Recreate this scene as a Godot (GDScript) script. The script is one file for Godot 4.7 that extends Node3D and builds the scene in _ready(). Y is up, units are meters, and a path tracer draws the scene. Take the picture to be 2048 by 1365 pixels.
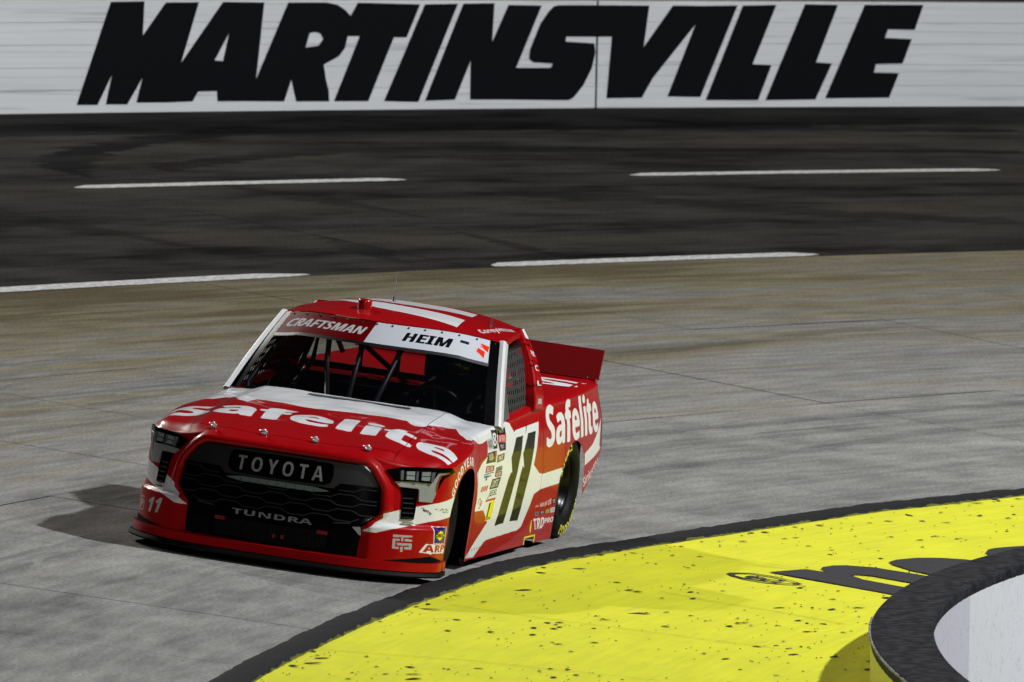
extends Node3D
# A racing pickup truck under floodlights in a banked turn: built in metres, y up.
# Truck frame: +x its left side, +z its nose; the turn's centre lies at +x.

const BANK := 6.2                     # degrees
const XC := 40.0                      # centre of the turn
const ZC := 3.7
const R0 := 40.1708                   # radius through the origin
const R_KERB := 39.03
const R_SEAM := 48.36                 # concrete meets asphalt
const R_LANE := 52.98
const R_WALL := 57.31
const STOT := 5.64988                 # unrolled length of one body side, tail to nose
const KT := 362.0                     # livery pixels per metre

const TRACE := {
	"L_white_door": [3.259, 0.811, 3.283, 0.708, 3.415, 0.674, 3.538, 0.617, 3.484, 0.487, 3.479, 0.443, 3.502, 0.367, 3.275, 0.36, 3.142, 0.272, 3.579, 0.068, 3.354, 0.058, 3.143, 0.143, 3.081, 0.153, 2.351, 0.165, 2.268, 0.182, 2.063, 0.386, 1.911, 0.408, 1.399, 0.422, 1.305, 0.528, 1.907, 0.51, 1.997, 0.522, 2.144, 0.584, 2.001, 0.857, 2.569, 0.834, 2.609, 0.823, 2.689, 0.885, 2.812, 0.905, 2.95, 0.934],
	"L_num1": [2.576, 0.786, 2.41, 0.79, 2.475, 0.668, 2.731, 0.238, 2.94, 0.236, 2.741, 0.531, 2.693, 0.571, 2.675, 0.563, 2.666, 0.571, 2.699, 0.664],
	"L_num2": [2.285, 0.798, 2.101, 0.802, 2.162, 0.686, 2.382, 0.232, 2.582, 0.241, 2.454, 0.549, 2.412, 0.596, 2.375, 0.576, 2.419, 0.674],
	"L_slit": [2.305, 0.85, 2.287, 0.851, 2.337, 0.802, 2.347, 0.801],
	"L_white_rear": [0.75, 0.489, 0.393, 0.529, 0.154, 0.567, 0.221, 0.586, 0.196, 0.716, 0.128, 0.776, 0.383, 0.664, 0.511, 0.617, 0.795, 0.572],
	"L_tail": [0.13, 0.841, 0.159, 0.581, 0.207, 0.587, 0.158, 0.769],
	"L_t_safelite": [1.761, 0.949, 0.299, 0.713, 1.847, 0.681],
	"L_t_sirius": [0.741, 0.408, 0.257, 0.513, 0.181, 0.431, 0.684, 0.336],
	"L_t_trd": [1.982, 0.212, 1.492, 0.196, 1.472, 0.151, 1.905, 0.138],
	"L_arrow": [2.037, 0.21, 2.016, 0.207, 2, 0.141, 2.003, 0.115, 2.034, 0.142],
	"S_number8": [3.151, 0.865, 3.013, 0.862, 3.04, 0.746, 3.142, 0.748],
	"S_paper": [3.285, 0.814, 3.123, 0.822, 3.131, 0.748, 3.255, 0.747],
	"S_crafts_top": [2.998, 0.86, 2.81, 0.865, 2.813, 0.825, 3.002, 0.829],
	"S_crafts_mid": [3.002, 0.829, 2.807, 0.827, 2.828, 0.776, 3.019, 0.776],
	"S_crafts_low": [3.013, 0.778, 2.828, 0.774, 2.837, 0.723, 2.985, 0.725],
	"S_dark_pic": [3.264, 0.729, 3.05, 0.734, 3.079, 0.662, 3.319, 0.663],
	"S_olive": [3.043, 0.701, 2.867, 0.705, 2.877, 0.663, 3.051, 0.653],
	"S_rb": [3.303, 0.648, 3.108, 0.641, 3.113, 0.607, 3.329, 0.606],
	"S_blue_line": [3.36, 0.598, 3.111, 0.6, 3.116, 0.595, 3.364, 0.591],
	"S_lincoln": [3.062, 0.625, 2.908, 0.628, 2.914, 0.597, 3.078, 0.595],
	"S_welders": [3.078, 0.594, 2.913, 0.593, 2.923, 0.561, 3.083, 0.563],
	"S_eagle": [3.373, 0.589, 3.137, 0.583, 3.207, 0.551, 3.376, 0.547],
	"S_cometic": [3.143, 0.553, 2.929, 0.556, 2.981, 0.491, 3.19, 0.489],
	"S_redbars": [3.387, 0.521, 3.228, 0.521, 3.251, 0.483, 3.412, 0.484],
	"S_jesel": [3.169, 0.483, 2.978, 0.483, 3, 0.432, 3.221, 0.431],
	"S_redstrip": [3.236, 0.426, 3.003, 0.426, 3.014, 0.411, 3.246, 0.411],
	"S_xtec": [3.437, 0.449, 3.262, 0.443, 3.287, 0.374, 3.474, 0.375],
	"S_yellow": [3.16, 0.402, 3.014, 0.411, 3.065, 0.288, 3.203, 0.286],
	"S_s1": [1.984, 0.304, 1.901, 0.304, 1.897, 0.29, 1.98, 0.29],
	"S_s2": [1.877, 0.313, 1.787, 0.313, 1.772, 0.287, 1.867, 0.285],
	"S_s3": [1.767, 0.312, 1.703, 0.322, 1.702, 0.294, 1.763, 0.281],
	"S_s4": [1.678, 0.32, 1.609, 0.329, 1.603, 0.291, 1.673, 0.287],
	"S_s5": [1.595, 0.325, 1.512, 0.328, 1.497, 0.286, 1.573, 0.282],
	"S_s6": [1.979, 0.258, 1.886, 0.258, 1.875, 0.23, 1.955, 0.229],
	"S_s7": [1.847, 0.256, 1.742, 0.257, 1.728, 0.234, 1.838, 0.234],
	"S_s8": [1.704, 0.256, 1.621, 0.261, 1.61, 0.233, 1.695, 0.232],
	"S_s9": [1.601, 0.263, 1.5, 0.264, 1.485, 0.23, 1.584, 0.229],
	"L_goodyear": [4.138, 0.64, 4.079, 0.67, 3.978, 0.689, 3.844, 0.692, 3.497, 0.636],
	"F_band_up": [4.943, 0.38, 4.944, 0.407, 4.889, 0.422, 4.81, 0.444, 4.704, 0.465, 4.59, 0.486, 4.332, 0.526, 4.2, 0.538, 4.238, 0.414, 4.584, 0.378, 4.885, 0.322, 4.985, 0.291, 5.067, 0.291, 5.026, 0.322],
	"F_hl_black": [4.934, 0.678, 4.827, 0.698, 4.659, 0.708, 4.506, 0.714, 4.425, 0.715, 4.386, 0.701, 4.363, 0.685, 4.461, 0.688, 4.539, 0.684, 4.569, 0.646, 4.596, 0.616, 4.726, 0.617, 4.87, 0.612],
	"F_hl_silver": [4.87, 0.612, 4.726, 0.617, 4.596, 0.616, 4.569, 0.646, 4.532, 0.688, 4.462, 0.701, 4.425, 0.695, 4.447, 0.684, 4.527, 0.67, 4.551, 0.625, 4.559, 0.552, 4.585, 0.498, 4.684, 0.499, 4.679, 0.571, 4.692, 0.578, 4.829, 0.581],
	"F_hl_amber": [4.447, 0.684, 4.425, 0.691, 4.432, 0.68, 4.512, 0.668, 4.536, 0.633, 4.552, 0.567, 4.562, 0.568, 4.556, 0.614, 4.527, 0.67],
	"F_hl_dark": [4.432, 0.68, 4.374, 0.684, 4.484, 0.656, 4.521, 0.611, 4.55, 0.567, 4.536, 0.633, 4.512, 0.668],
	"F_lens1": [4.78, 0.676, 4.71, 0.681, 4.719, 0.622, 4.785, 0.622],
	"F_lens2": [4.659, 0.682, 4.601, 0.688, 4.611, 0.626, 4.669, 0.626],
	"F_rib1": [4.83, 0.676, 4.807, 0.679, 4.812, 0.621, 4.831, 0.62],
	"F_rib2": [4.699, 0.679, 4.684, 0.68, 4.693, 0.621, 4.71, 0.621],
	"F_rib3": [4.594, 0.683, 4.569, 0.686, 4.587, 0.622, 4.603, 0.623],
	"F_duct": [4.826, 0.579, 4.684, 0.575, 4.703, 0.459, 4.718, 0.387, 4.816, 0.385, 4.808, 0.539],
	"F_scuff1": [4.66, 0.464, 4.644, 0.454, 4.621, 0.448, 4.591, 0.434, 4.596, 0.423, 4.625, 0.44, 4.649, 0.447],
	"F_scuff2": [4.551, 0.459, 4.518, 0.464, 4.478, 0.458, 4.433, 0.458, 4.399, 0.444, 4.39, 0.43, 4.459, 0.437, 4.516, 0.451],
	"F_tg": [[4.874, 0.291, 4.74, 0.292, 4.74, 0.279, 4.873, 0.274], [4.819, 0.275, 4.801, 0.276, 4.8, 0.252, 4.818, 0.253], [4.873, 0.265, 4.827, 0.267, 4.825, 0.252, 4.854, 0.251, 4.853, 0.217, 4.828, 0.217, 4.828, 0.202, 4.874, 0.201], [4.794, 0.269, 4.742, 0.266, 4.741, 0.251, 4.794, 0.252], [4.847, 0.241, 4.741, 0.242, 4.739, 0.201, 4.791, 0.201, 4.793, 0.217, 4.759, 0.219, 4.76, 0.226, 4.841, 0.225], [4.82, 0.217, 4.801, 0.218, 4.8, 0.187, 4.818, 0.187]],
	"F_sun_white": [4.58, 0.351, 4.389, 0.343, 4.385, 0.234, 4.568, 0.244],
	"F_sun_blue": [4.571, 0.346, 4.4, 0.34, 4.396, 0.238, 4.561, 0.247],
	"F_sun_yel": [4.492, 0.325, 4.399, 0.29, 4.487, 0.258, 4.562, 0.29],
	"F_sun_red": [4.556, 0.338, 4.544, 0.338, 4.412, 0.245, 4.434, 0.246],
	"F_t_sunoco": [4.562, 0.305, 4.406, 0.301, 4.403, 0.277, 4.56, 0.282],
	"F_arp_white": [4.635, 0.243, 4.38, 0.232, 4.372, 0.171, 4.566, 0.181, 4.585, 0.174, 4.601, 0.18, 4.687, 0.188],
	"F_t_arp": [4.651, 0.235, 4.383, 0.229, 4.378, 0.183, 4.653, 0.192],
	"F_slot": [4.92, 0.127, 4.821, 0.139, 4.716, 0.15, 4.591, 0.163, 4.508, 0.146, 4.385, 0.122, 4.515, 0.121, 4.688, 0.122, 4.799, 0.124, 4.879, 0.126],
	"R_band": [5.065, 0.297, 4.968, 0.299, 4.901, 0.322, 4.66, 0.377, 4.549, 0.502, 4.698, 0.488, 4.838, 0.449, 4.944, 0.429, 4.975, 0.397, 5.038, 0.357],
	"R_t_11": [4.738, 0.286, 4.875, 0.298, 4.851, 0.205, 4.726, 0.194],
	"R_p": [4.635, 0.239, 4.656, 0.187],
	"H_edge": [-0.843, 1.003, -0.699, 1.092, -0.601, 1.327, -0.522, 1.394, -0.488, 1.275, -0.32, 1.276, 0.01, 1.339, 0.19, 1.288, 0.368, 1.249, 0.5, 1.236, 0.542, 1.305, 0.58, 1.327, 0.617, 1.297, 0.64, 1.18, 0.687, 1.083, 0.761, 0.982, 0.825, 1.116, 0.889, 1.182, 0.952, 1.077],
	"H_vent": [-0.301, 0.953, -0.264, 0.934, 0.23, 0.904, 0.239, 1, -0.26, 1.023],
	"RF_1": [-0.62, -0.682, -0.258, -0.399, -0.043, -0.346, 0.421, -0.281, 0.444, 0.003, 0.036, -0.061, -0.149, -0.201, -0.228, -0.218],
	"RF_2": [-0.303, -0.812, 0.052, -0.767, 0.394, -0.713, 0.416, -0.468, 0.141, -0.424, -0.075, -0.466, -0.293, -0.582],
	"WALL": [[30.463, 1.074, 30.904, 1.08, 30.891, 0.749, 31.186, 1.068, 31.623, 1.071, 31.4, 0.48, 31.223, 0.097, 30.821, 0.098, 30.896, 0.34, 30.701, 0.082, 30.42, 0.084, 30.494, 0.373, 30.308, 0.079, 30.035, 0.082], [31.941, 1.074, 32.484, 1.069, 32.392, 0.314, 32.236, 0.102, 31.89, 0.102, 31.88, 0.203, 31.631, 0.199, 31.561, 0.104, 31.223, 0.097, 31.4, 0.48], [32.801, 1.069, 33.309, 1.07, 33.454, 1.046, 33.552, 0.997, 33.626, 0.937, 33.59, 0.737, 33.561, 0.622, 33.482, 0.538, 33.283, 0.454, 33.31, 0.321, 33.353, 0.2, 33.363, 0.091, 32.929, 0.094, 32.859, 0.311, 32.768, 0.095, 32.236, 0.102, 32.392, 0.314], [33.719, 1.068, 34.541, 1.053, 34.371, 0.724, 34.202, 0.724, 33.879, 0.09, 33.428, 0.093, 33.751, 0.737, 33.59, 0.737, 33.626, 0.937], [34.605, 1.053, 35.04, 1.06, 34.54, 0.078, 34.088, 0.089], [35.112, 1.06, 35.523, 1.067, 35.5, 0.674, 35.709, 1.049, 36.147, 1.044, 35.824, 0.415, 35.671, 0.096, 35.224, 0.098, 35.223, 0.491, 35.023, 0.099, 34.628, 0.089], [36.309, 1.038, 36.373, 1.048, 36.921, 1.049, 36.929, 0.729, 36.478, 0.729, 36.471, 0.68, 36.85, 0.661, 36.868, 0.568, 36.824, 0.407, 36.715, 0.233, 36.59, 0.11, 36.526, 0.085, 35.671, 0.096, 35.824, 0.415, 36.284, 0.414, 36.307, 0.457, 36.049, 0.47, 35.991, 0.507, 36.005, 0.606, 36.136, 0.865, 36.246, 0.988], [36.921, 1.049, 37.569, 1.047, 37.504, 0.624, 37.88, 1.048, 38.307, 1.046, 38.183, 0.855, 37.633, 0.305, 37.493, 0.106, 37.025, 0.102, 37.082, 0.729, 36.929, 0.729], [38.307, 1.046, 38.734, 1.051, 38.266, 0.11, 37.831, 0.117, 38.183, 0.855], [38.804, 1.051, 39.247, 1.059, 38.948, 0.447, 39.198, 0.435, 39.03, 0.076, 38.337, 0.078], [39.625, 1.067, 40.06, 1.062, 39.786, 0.466, 39.996, 0.453, 39.788, 0.08, 39.127, 0.075], [40.414, 1.064, 41.187, 1.067, 41.082, 0.805, 40.727, 0.81, 40.689, 0.721, 41.044, 0.709, 40.93, 0.454, 40.576, 0.447, 40.554, 0.358, 40.884, 0.352, 40.762, 0.097, 39.917, 0.092]],
	"WALL_HOLE_A": [32.028, 0.77, 31.954, 0.495, 31.841, 0.502],
	"WALL_HOLE_R": [33.09, 0.768, 33.163, 0.778, 33.235, 0.762, 33.269, 0.708, 33.206, 0.641, 33.037, 0.624],
	"Y_ring_out": [2.335, -0.395, 2.345, -0.47, 2.46, -0.569, 2.642, -0.488, 2.786, -0.328, 2.895, -0.171, 2.849, -0.099, 2.681, -0.06, 2.506, -0.146, 2.385, -0.291],
	"Y_ring_in": [2.382, -0.43, 2.47, -0.525, 2.638, -0.444, 2.775, -0.316, 2.848, -0.199, 2.827, -0.138, 2.67, -0.111, 2.507, -0.202, 2.413, -0.321],
	"Y_r": [2.483, -0.436, 2.484, -0.461, 2.609, -0.39, 2.72, -0.32, 2.754, -0.231, 2.731, -0.144, 2.709, -0.183, 2.731, -0.238, 2.687, -0.284, 2.615, -0.317, 2.601, -0.271, 2.642, -0.237, 2.64, -0.187, 2.582, -0.235, 2.476, -0.295, 2.465, -0.33, 2.557, -0.318, 2.558, -0.374],
	"Y_rq": [2.479, -0.282, 2.487, -0.464, 2.748, -0.257, 2.731, -0.113],
	"Y_n": [2.545, -0.731, 2.707, -1.127, 2.864, -1.056, 2.787, -1.236, 2.772, -1.356, 2.807, -1.52, 2.878, -1.611, 3.059, -1.643, 3.41, -1.444, 3.608, -1.316, 3.741, -0.642, 3.434, -0.899, 3.172, -1.092, 3.051, -1.081, 3.036, -1.002, 3.163, -0.807, 3.444, -0.599, 3.804, -0.325, 3.921, 0.27, 3.49, -0.071, 2.883, -0.51],
	"Y_m": [3.073, -2.073, 3.085, -2.277, 3.175, -2.513, 3.302, -2.646, 3.475, -2.704, 3.705, -2.543, 3.785, -1.34, 3.429, -1.547, 3.32, -1.639, 3.124, -1.934],
	"Y_o": [3.508, -3.23, 3.477, -3.49, 3.498, -3.627, 3.562, -3.782, 3.662, -3.993, 3.801, -3.253, 3.61, -3.037],
	"SK1": [0.459, 53.864, 0.474, 54.543, 0.49, 55.084, 0.513, 55.612, 0.535, 55.902, 0.572, 55.958, 0.613, 55.957, 0.659, 55.904, 0.718, 55.585],
	"SK2": [0.483, 53.869, 0.5, 54.242, 0.526, 54.585, 0.559, 54.822, 0.584, 54.751, 0.626, 54.505, 0.697, 54.14],
	"SK3": [0.394, 51.527, 0.402, 51.032, 0.407, 50.284],
	"SK4": [0.48, 52.666, 0.487, 52.017, 0.492, 51.533],
	"SK5": [0.446, 50.251, 0.447, 49.818, 0.434, 48.936],
	"SK6": [0.483, 49.682, 0.479, 49.14, 0.477, 48.929],
	"SK7": [0.535, 52.028, 0.562, 51.578, 0.592, 50.5, 0.625, 49.885],
	"CK1": [0.002, 41.55, 0.014, 41.522, 0.048, 41.507, 0.069, 41.517],
	"CK2": [-0.028, 41.168, -0.015, 41.134, 0.026, 41.062, 0.053, 41.073],
	"CK3": [-0.053, 40.829, -0.041, 40.83, -0.009, 40.859, 0.016, 40.766, 0.038, 40.75],
	"CK4": [-0.049, 40.648, -0.018, 40.671, -0.001, 40.634, 0.014, 40.54],
	"CK5": [0.23, 40.63, 0.235, 40.639, 0.284, 40.62, 0.359, 40.92, 0.388, 40.877],
	"CK6": [0.374, 44.42, 0.406, 44.522, 0.446, 44.805, 0.48, 45.005],
	"CK7": [0.164, 44.204, 0.189, 44.172, 0.226, 44.332, 0.248, 44.507],
}

var rng := RandomNumberGenerator.new()
var used := {}
var PL := PackedVector2Array()
var SL := PackedFloat32Array()
var truck: Node3D
var wave := FastNoiseLite.new()       # slight waviness of the sheet metal
var bold: Font
var plain: Font

# ------------------------------------------------------------------ helpers
func lerp_table(v: float, xs: Array, ys: Array) -> float:
	if v <= xs[0]: return ys[0]
	for i in range(1, xs.size()):
		if v <= xs[i]:
			return lerpf(ys[i - 1], ys[i], (v - xs[i - 1]) / (xs[i] - xs[i - 1]))
	return ys[ys.size() - 1]

func sst(a: float, b: float, x: float) -> float:
	var t := clampf((x - a) / (b - a), 0.0, 1.0)
	return t * t * (3.0 - 2.0 * t)

func srgb(r: float, g: float, b: float) -> Color:
	return Color(r, g, b).linear_to_srgb()

func mat(c: Color, rough := 0.6, metal := 0.0, coat := 0.0) -> StandardMaterial3D:
	var m := StandardMaterial3D.new()
	m.albedo_color = c
	m.roughness = rough
	m.metallic = metal
	if coat > 0.0:
		m.clearcoat_enabled = true
		m.clearcoat = coat
		m.clearcoat_roughness = 0.04
	m.cull_mode = BaseMaterial3D.CULL_DISABLED
	return m

func new_st() -> SurfaceTool:
	var st := SurfaceTool.new()
	st.begin(Mesh.PRIMITIVE_TRIANGLES)
	return st

func obj(called: String, st: SurfaceTool, m: Material, parent: Node3D, normals := true) -> MeshInstance3D:
	if normals: st.generate_normals()
	var o := MeshInstance3D.new()
	o.mesh = st.commit()
	o.material_override = m
	o.name = called
	parent.add_child(o, true)
	return o

func tag(o: Node, label: String, category: String, group := "") -> void:
	o.set_meta("label", label)
	o.set_meta("category", category)
	if group: o.set_meta("group", group)

func structure(o: Node) -> void:
	o.set_meta("kind", "structure")

func tri(st: SurfaceTool, a: Vector3, b: Vector3, c: Vector3) -> void:
	st.add_vertex(a); st.add_vertex(b); st.add_vertex(c)

func quad(st: SurfaceTool, a: Vector3, b: Vector3, c: Vector3, d: Vector3) -> void:
	tri(st, a, b, c); tri(st, a, c, d)

# a smooth grid of points, rows of equal length, optional uv rows
func grid(st: SurfaceTool, rows: Array, uvs: Array = [], group := 0, second := false) -> void:
	st.set_smooth_group(group)
	for j in rows.size() - 1:
		for i in rows[j].size() - 1:
			var id := [[j, i], [j, i + 1], [j + 1, i + 1], [j, i], [j + 1, i + 1], [j + 1, i]]
			for k in id:
				if uvs.size(): st.set_uv(uvs[k[0]][k[1]])
				if second: st.set_uv2(Vector2(rows[k[0]][k[1]].x, rows[k[0]][k[1]].z) * .9)
				st.add_vertex(rows[k[0]][k[1]])

func box(st: SurfaceTool, c: Vector3, h: Vector3, b := Basis.IDENTITY, bevel := 0.0) -> void:
	# an axis box with chamfered edges
	st.set_smooth_group(-1)
	var f := [[Vector3.RIGHT, Vector3.UP, Vector3.BACK], [Vector3.UP, Vector3.BACK, Vector3.RIGHT], [Vector3.BACK, Vector3.RIGHT, Vector3.UP]]
	for a in f:
		for s in [-1.0, 1.0]:
			var n: Vector3 = a[0] * s
			var u: Vector3 = a[1]
			var w: Vector3 = a[2]
			var hn := absf(h.dot(a[0])); var hu := absf(h.dot(u)) - bevel; var hw := absf(h.dot(w)) - bevel
			var p := [n * hn - u * hu - w * hw, n * hn + u * hu - w * hw, n * hn + u * hu + w * hw, n * hn - u * hu + w * hw]
			if s < 0: p.reverse()
			quad(st, c + b * p[3], c + b * p[2], c + b * p[1], c + b * p[0])
	if bevel > 0.0:
		for a in f:
			for s in [-1.0, 1.0]:
				for t in [-1.0, 1.0]:
					var u: Vector3 = a[1] * s; var w: Vector3 = a[2] * t
					var l: Vector3 = a[0] * (absf(h.dot(a[0])) - bevel)
					var hu := absf(h.dot(a[1])); var hw := absf(h.dot(a[2]))
					var p1: Vector3 = u * hu + w * (hw - bevel); var p2: Vector3 = u * (hu - bevel) + w * hw
					if s * t > 0: quad(st, c + b * (p1 - l), c + b * (p1 + l), c + b * (p2 + l), c + b * (p2 - l))
					else: quad(st, c + b * (p2 - l), c + b * (p2 + l), c + b * (p1 + l), c + b * (p1 - l))
		for sx in [-1.0, 1.0]:
			for sy in [-1.0, 1.0]:
				for sz in [-1.0, 1.0]:
					tri(st, c + b * Vector3(sx * h.x, sy * (h.y - bevel), sz * (h.z - bevel)), c + b * Vector3(sx * (h.x - bevel), sy * h.y, sz * (h.z - bevel)), c + b * Vector3(sx * (h.x - bevel), sy * (h.y - bevel), sz * h.z))

func tube(st: SurfaceTool, pts: Array, r: float, n := 10) -> void:
	st.set_smooth_group(0)
	var rings := []
	for i in pts.size():
		var a: Vector3 = pts[maxi(i - 1, 0)]
		var b: Vector3 = pts[mini(i + 1, pts.size() - 1)]
		var d := (b - a).normalized()
		var u := d.cross(Vector3.UP if absf(d.y) < 0.9 else Vector3.RIGHT).normalized()
		var w := d.cross(u)
		var ring := []
		for k in n + 1:
			var t := TAU * k / n
			ring.append(pts[i] + (u * cos(t) + w * sin(t)) * r)
		rings.append(ring)
	grid(st, rings)
	for e in [0, pts.size() - 1]:
		for k in n: tri(st, pts[e], rings[e][k], rings[e][k + 1])

func lathe(st: SurfaceTool, prof: Array, n: int, xf: Transform3D) -> void:
	# profile points (radius, along local x)
	var rows := []
	for p in prof:
		var row := []
		for k in n + 1:
			var t := TAU * k / n
			row.append(xf * Vector3(p[1], p[0] * cos(t), p[0] * sin(t)))
		rows.append(row)
	grid(st, rows)

func pts2(a: Array) -> PackedVector2Array:
	var o := PackedVector2Array()
	for i in range(0, a.size() - 1, 2): o.append(Vector2(a[i], a[i + 1]))
	return o

# ------------------------------------------------------------------ print: polygons and lettering into an image
func fill_poly(img: Image, p: PackedVector2Array, col: Color) -> void:
	var lo := INF; var hi := -INF
	for q in p:
		lo = minf(lo, q.y); hi = maxf(hi, q.y)
	for y in range(maxi(int(floor(lo)), 0), mini(int(ceil(hi)), img.get_height() - 1) + 1):
		var yy := y + 0.5
		var xs := []
		for i in p.size():
			var a := p[i]; var b := p[(i + 1) % p.size()]
			if (a.y <= yy) != (b.y <= yy): xs.append(a.x + (b.x - a.x) * (yy - a.y) / (b.y - a.y))
		xs.sort()
		for i in range(0, xs.size() - 1, 2):
			var x0 := maxi(int(round(xs[i])), 0)
			var x1 := mini(int(round(xs[i + 1])), img.get_width())
			if x1 > x0: img.fill_rect(Rect2i(x0, y, x1 - x0, 1), col)

func text_tris(t: String, f: Font) -> Array:
	var tm := TextMesh.new()
	tm.text = t
	tm.font = f
	tm.font_size = 64
	tm.depth = 0.0
	tm.pixel_size = 0.01
	tm.curve_step = 1.5
	var a := tm.get_mesh_arrays()
	var v: PackedVector3Array = a[Mesh.ARRAY_VERTEX]
	var idx: PackedInt32Array = a[Mesh.ARRAY_INDEX]
	var lo := Vector2(INF, INF); var hi := -lo
	for q in v:
		lo = lo.min(Vector2(q.x, q.y)); hi = hi.max(Vector2(q.x, q.y))
	var out := []
	for i in idx: out.append((Vector2(v[i].x, v[i].y) - lo) / (hi - lo))
	return out

# the same, one list of corners for each separate glyph
func text_glyphs(t: String, f: Font) -> Array:
	var o := text_tris(t, f)
	var sets := []
	for i in range(0, o.size() - 2, 3):
		var keys := {}
		for k in 3: keys[Vector2i((o[i + k] as Vector2 * 20000.0).round())] = true
		var mine := [keys, [o[i], o[i + 1], o[i + 2]]]
		var rest := []
		for s in sets:
			var hit := false
			for q in mine[0]:
				if s[0].has(q): hit = true; break
			if hit:
				mine[0].merge(s[0]); mine[1].append_array(s[1])
			else: rest.append(s)
		rest.append(mine)
		sets = rest
	var out := []
	for s in sets: out.append(s[1])
	return out

# lettering stretched over the quad TL, TR, BR, BL (image pixels)
func print_text(img: Image, t: String, f: Font, q: PackedVector2Array, col: Color, fat := 0.0) -> void:
	var o := text_tris(t, f)
	for i in range(0, o.size() - 2, 3):
		var p := PackedVector2Array()
		for k in 3:
			var c: Vector2 = o[i + k]
			p.append(q[3].lerp(q[2], c.x).lerp(q[0].lerp(q[1], c.x), c.y))
		fill_poly(img, p, col)
		if fat > 0.0:
			for d in [Vector2(fat, 0), Vector2(-fat, 0), Vector2(0, fat * 0.6), Vector2(0, -fat * 0.6)]:
				fill_poly(img, PackedVector2Array([p[0] + d, p[1] + d, p[2] + d]), col)

# ------------------------------------------------------------------ the body's side sheet
const OUT := [[.90, -2.52], [.94, -2.45], [.975, -2.1], [1.0, -1.6], [1.005, -1.2], [.99, -.8], [.965, 0.0], [.95, .6], [.947, 1.0], [.965, 1.12], [1.0, 1.30], [1.008, 1.5], [1.0, 1.75], [.985, 1.88], [.945, 2.02], [.86, 2.15], [.74, 2.255], [.58, 2.335], [.35, 2.375], [0.0, 2.39]]
const YS := [.03, .3, .55, .7, .8, .9, 1.02]
const DS := [.012, 0.0, 0.0, .012, .03, .06, .09]
const YF := [.1, .33, .45, .6, .7, .78, .9]
const DF := [0.0, .022, .047, .082, .113, .15, .22]
var s_c := 0.0
var s_f := 0.0

func setup_outline() -> void:
	wave.seed = 2; wave.frequency = 1.0; wave.fractal_octaves = 1
	var p := []
	for o in OUT: p.append(Vector2(o[0], o[1]))
	p.push_front(p[0] * 2.0 - p[1])
	p.append(Vector2(-.35, 2.375))
	for i in range(1, p.size() - 2):
		for k in 12:
			var t := k / 12.0
			PL.append(.5 * ((2.0 * p[i]) + (p[i + 1] - p[i - 1]) * t + (2.0 * p[i - 1] - 5.0 * p[i] + 4.0 * p[i + 1] - p[i + 2]) * t * t + (3.0 * p[i] - p[i - 1] - 3.0 * p[i + 1] + p[i + 2]) * t * t * t))
	PL.append(p[p.size() - 2])
	SL.append(0.0)
	for i in range(1, PL.size()): SL.append(SL[i - 1] + PL[i].distance_to(PL[i - 1]))
	s_c = s_of_z(1.88); s_f = s_of_z(2.2)

func out_at(s: float) -> Vector2:
	if s > STOT:
		var m := out_at(2.0 * STOT - s)
		return Vector2(-m.x, m.y)
	s = clampf(s, 0.0, STOT)
	var i := clampi(SL.bsearch(s), 1, SL.size() - 1)
	return PL[i - 1].lerp(PL[i], clampf((s - SL[i - 1]) / (SL[i] - SL[i - 1]), 0.0, 1.0))

func s_of_z(z: float) -> float:
	for i in range(1, PL.size()):
		if PL[i].y >= z: return lerpf(SL[i - 1], SL[i], clampf((z - PL[i - 1].y) / (PL[i].y - PL[i - 1].y), 0, 1))
	return STOT

func s_of_x(x: float) -> float:      # on the nose
	for i in range(PL.size() - 1, 0, -1):
		if PL[i - 1].x >= x: return lerpf(SL[i], SL[i - 1], (x - PL[i].x) / (PL[i - 1].x - PL[i].x))
	return STOT

func sheet0(s: float, y: float) -> Vector3:
	var p := out_at(s)
	var d := (out_at(s + .02) - out_at(maxf(s - .02, 0.0))).normalized()
	var n := Vector2(-d.y, d.x)
	var w := sst(s_c, s_f, minf(s, 2.0 * STOT - s))
	var inset := (1.0 - w) * lerp_table(y, YS, DS) + w * lerp_table(y, YF, DF)
	# the corner blocks of the bumper stand proud of the mouth
	var sm := minf(s, 2.0 * STOT - s)
	inset -= .032 * sst(.35, .33, y) * sst(5.06, 5.03, sm) * sst(4.35, 4.62, sm)
	return Vector3(p.x + n.x * inset, y, p.y + n.y * inset)

# side: +1 left, -1 right; h lifts off the surface
func sheet(s: float, y: float, side := 1.0, h := 0.0) -> Vector3:
	var p := sheet0(s, y)
	if h != 0.0:
		var a := sheet0(s + .012, y) - sheet0(s - .012, y)
		var b := sheet0(s, y + .012) - sheet0(s, y - .012)
		var n := b.cross(a).normalized()
		p += n * h * signf(n.dot(Vector3(p.x, 0.0, p.z)))
	return Vector3(p.x * side, p.y, p.z)

func suv(s: float, y: float) -> Vector2:
	return Vector2(minf(s, 2.0 * STOT - s) * KT / 2048.0, (1.1 - y) * KT / 400.0)

const SHZ := [-2.52, -1.0, -.4, .16, .49, 1.0, 1.42, 1.75, 2.02]
const SHY := [1.0, .975, .955, .92, .885, .85, .80, .745, .715]
func shoulder(s: float) -> float:
	var p := out_at(s)
	var sc := s_of_z(2.02)
	if s <= sc: return lerp_table(p.y, SHZ, SHY)
	return lerp_table(STOT - s, [0.0, .35, .60, .75, .95, STOT - sc], [.772, .77, .762, .735, .718, .715])

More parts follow.
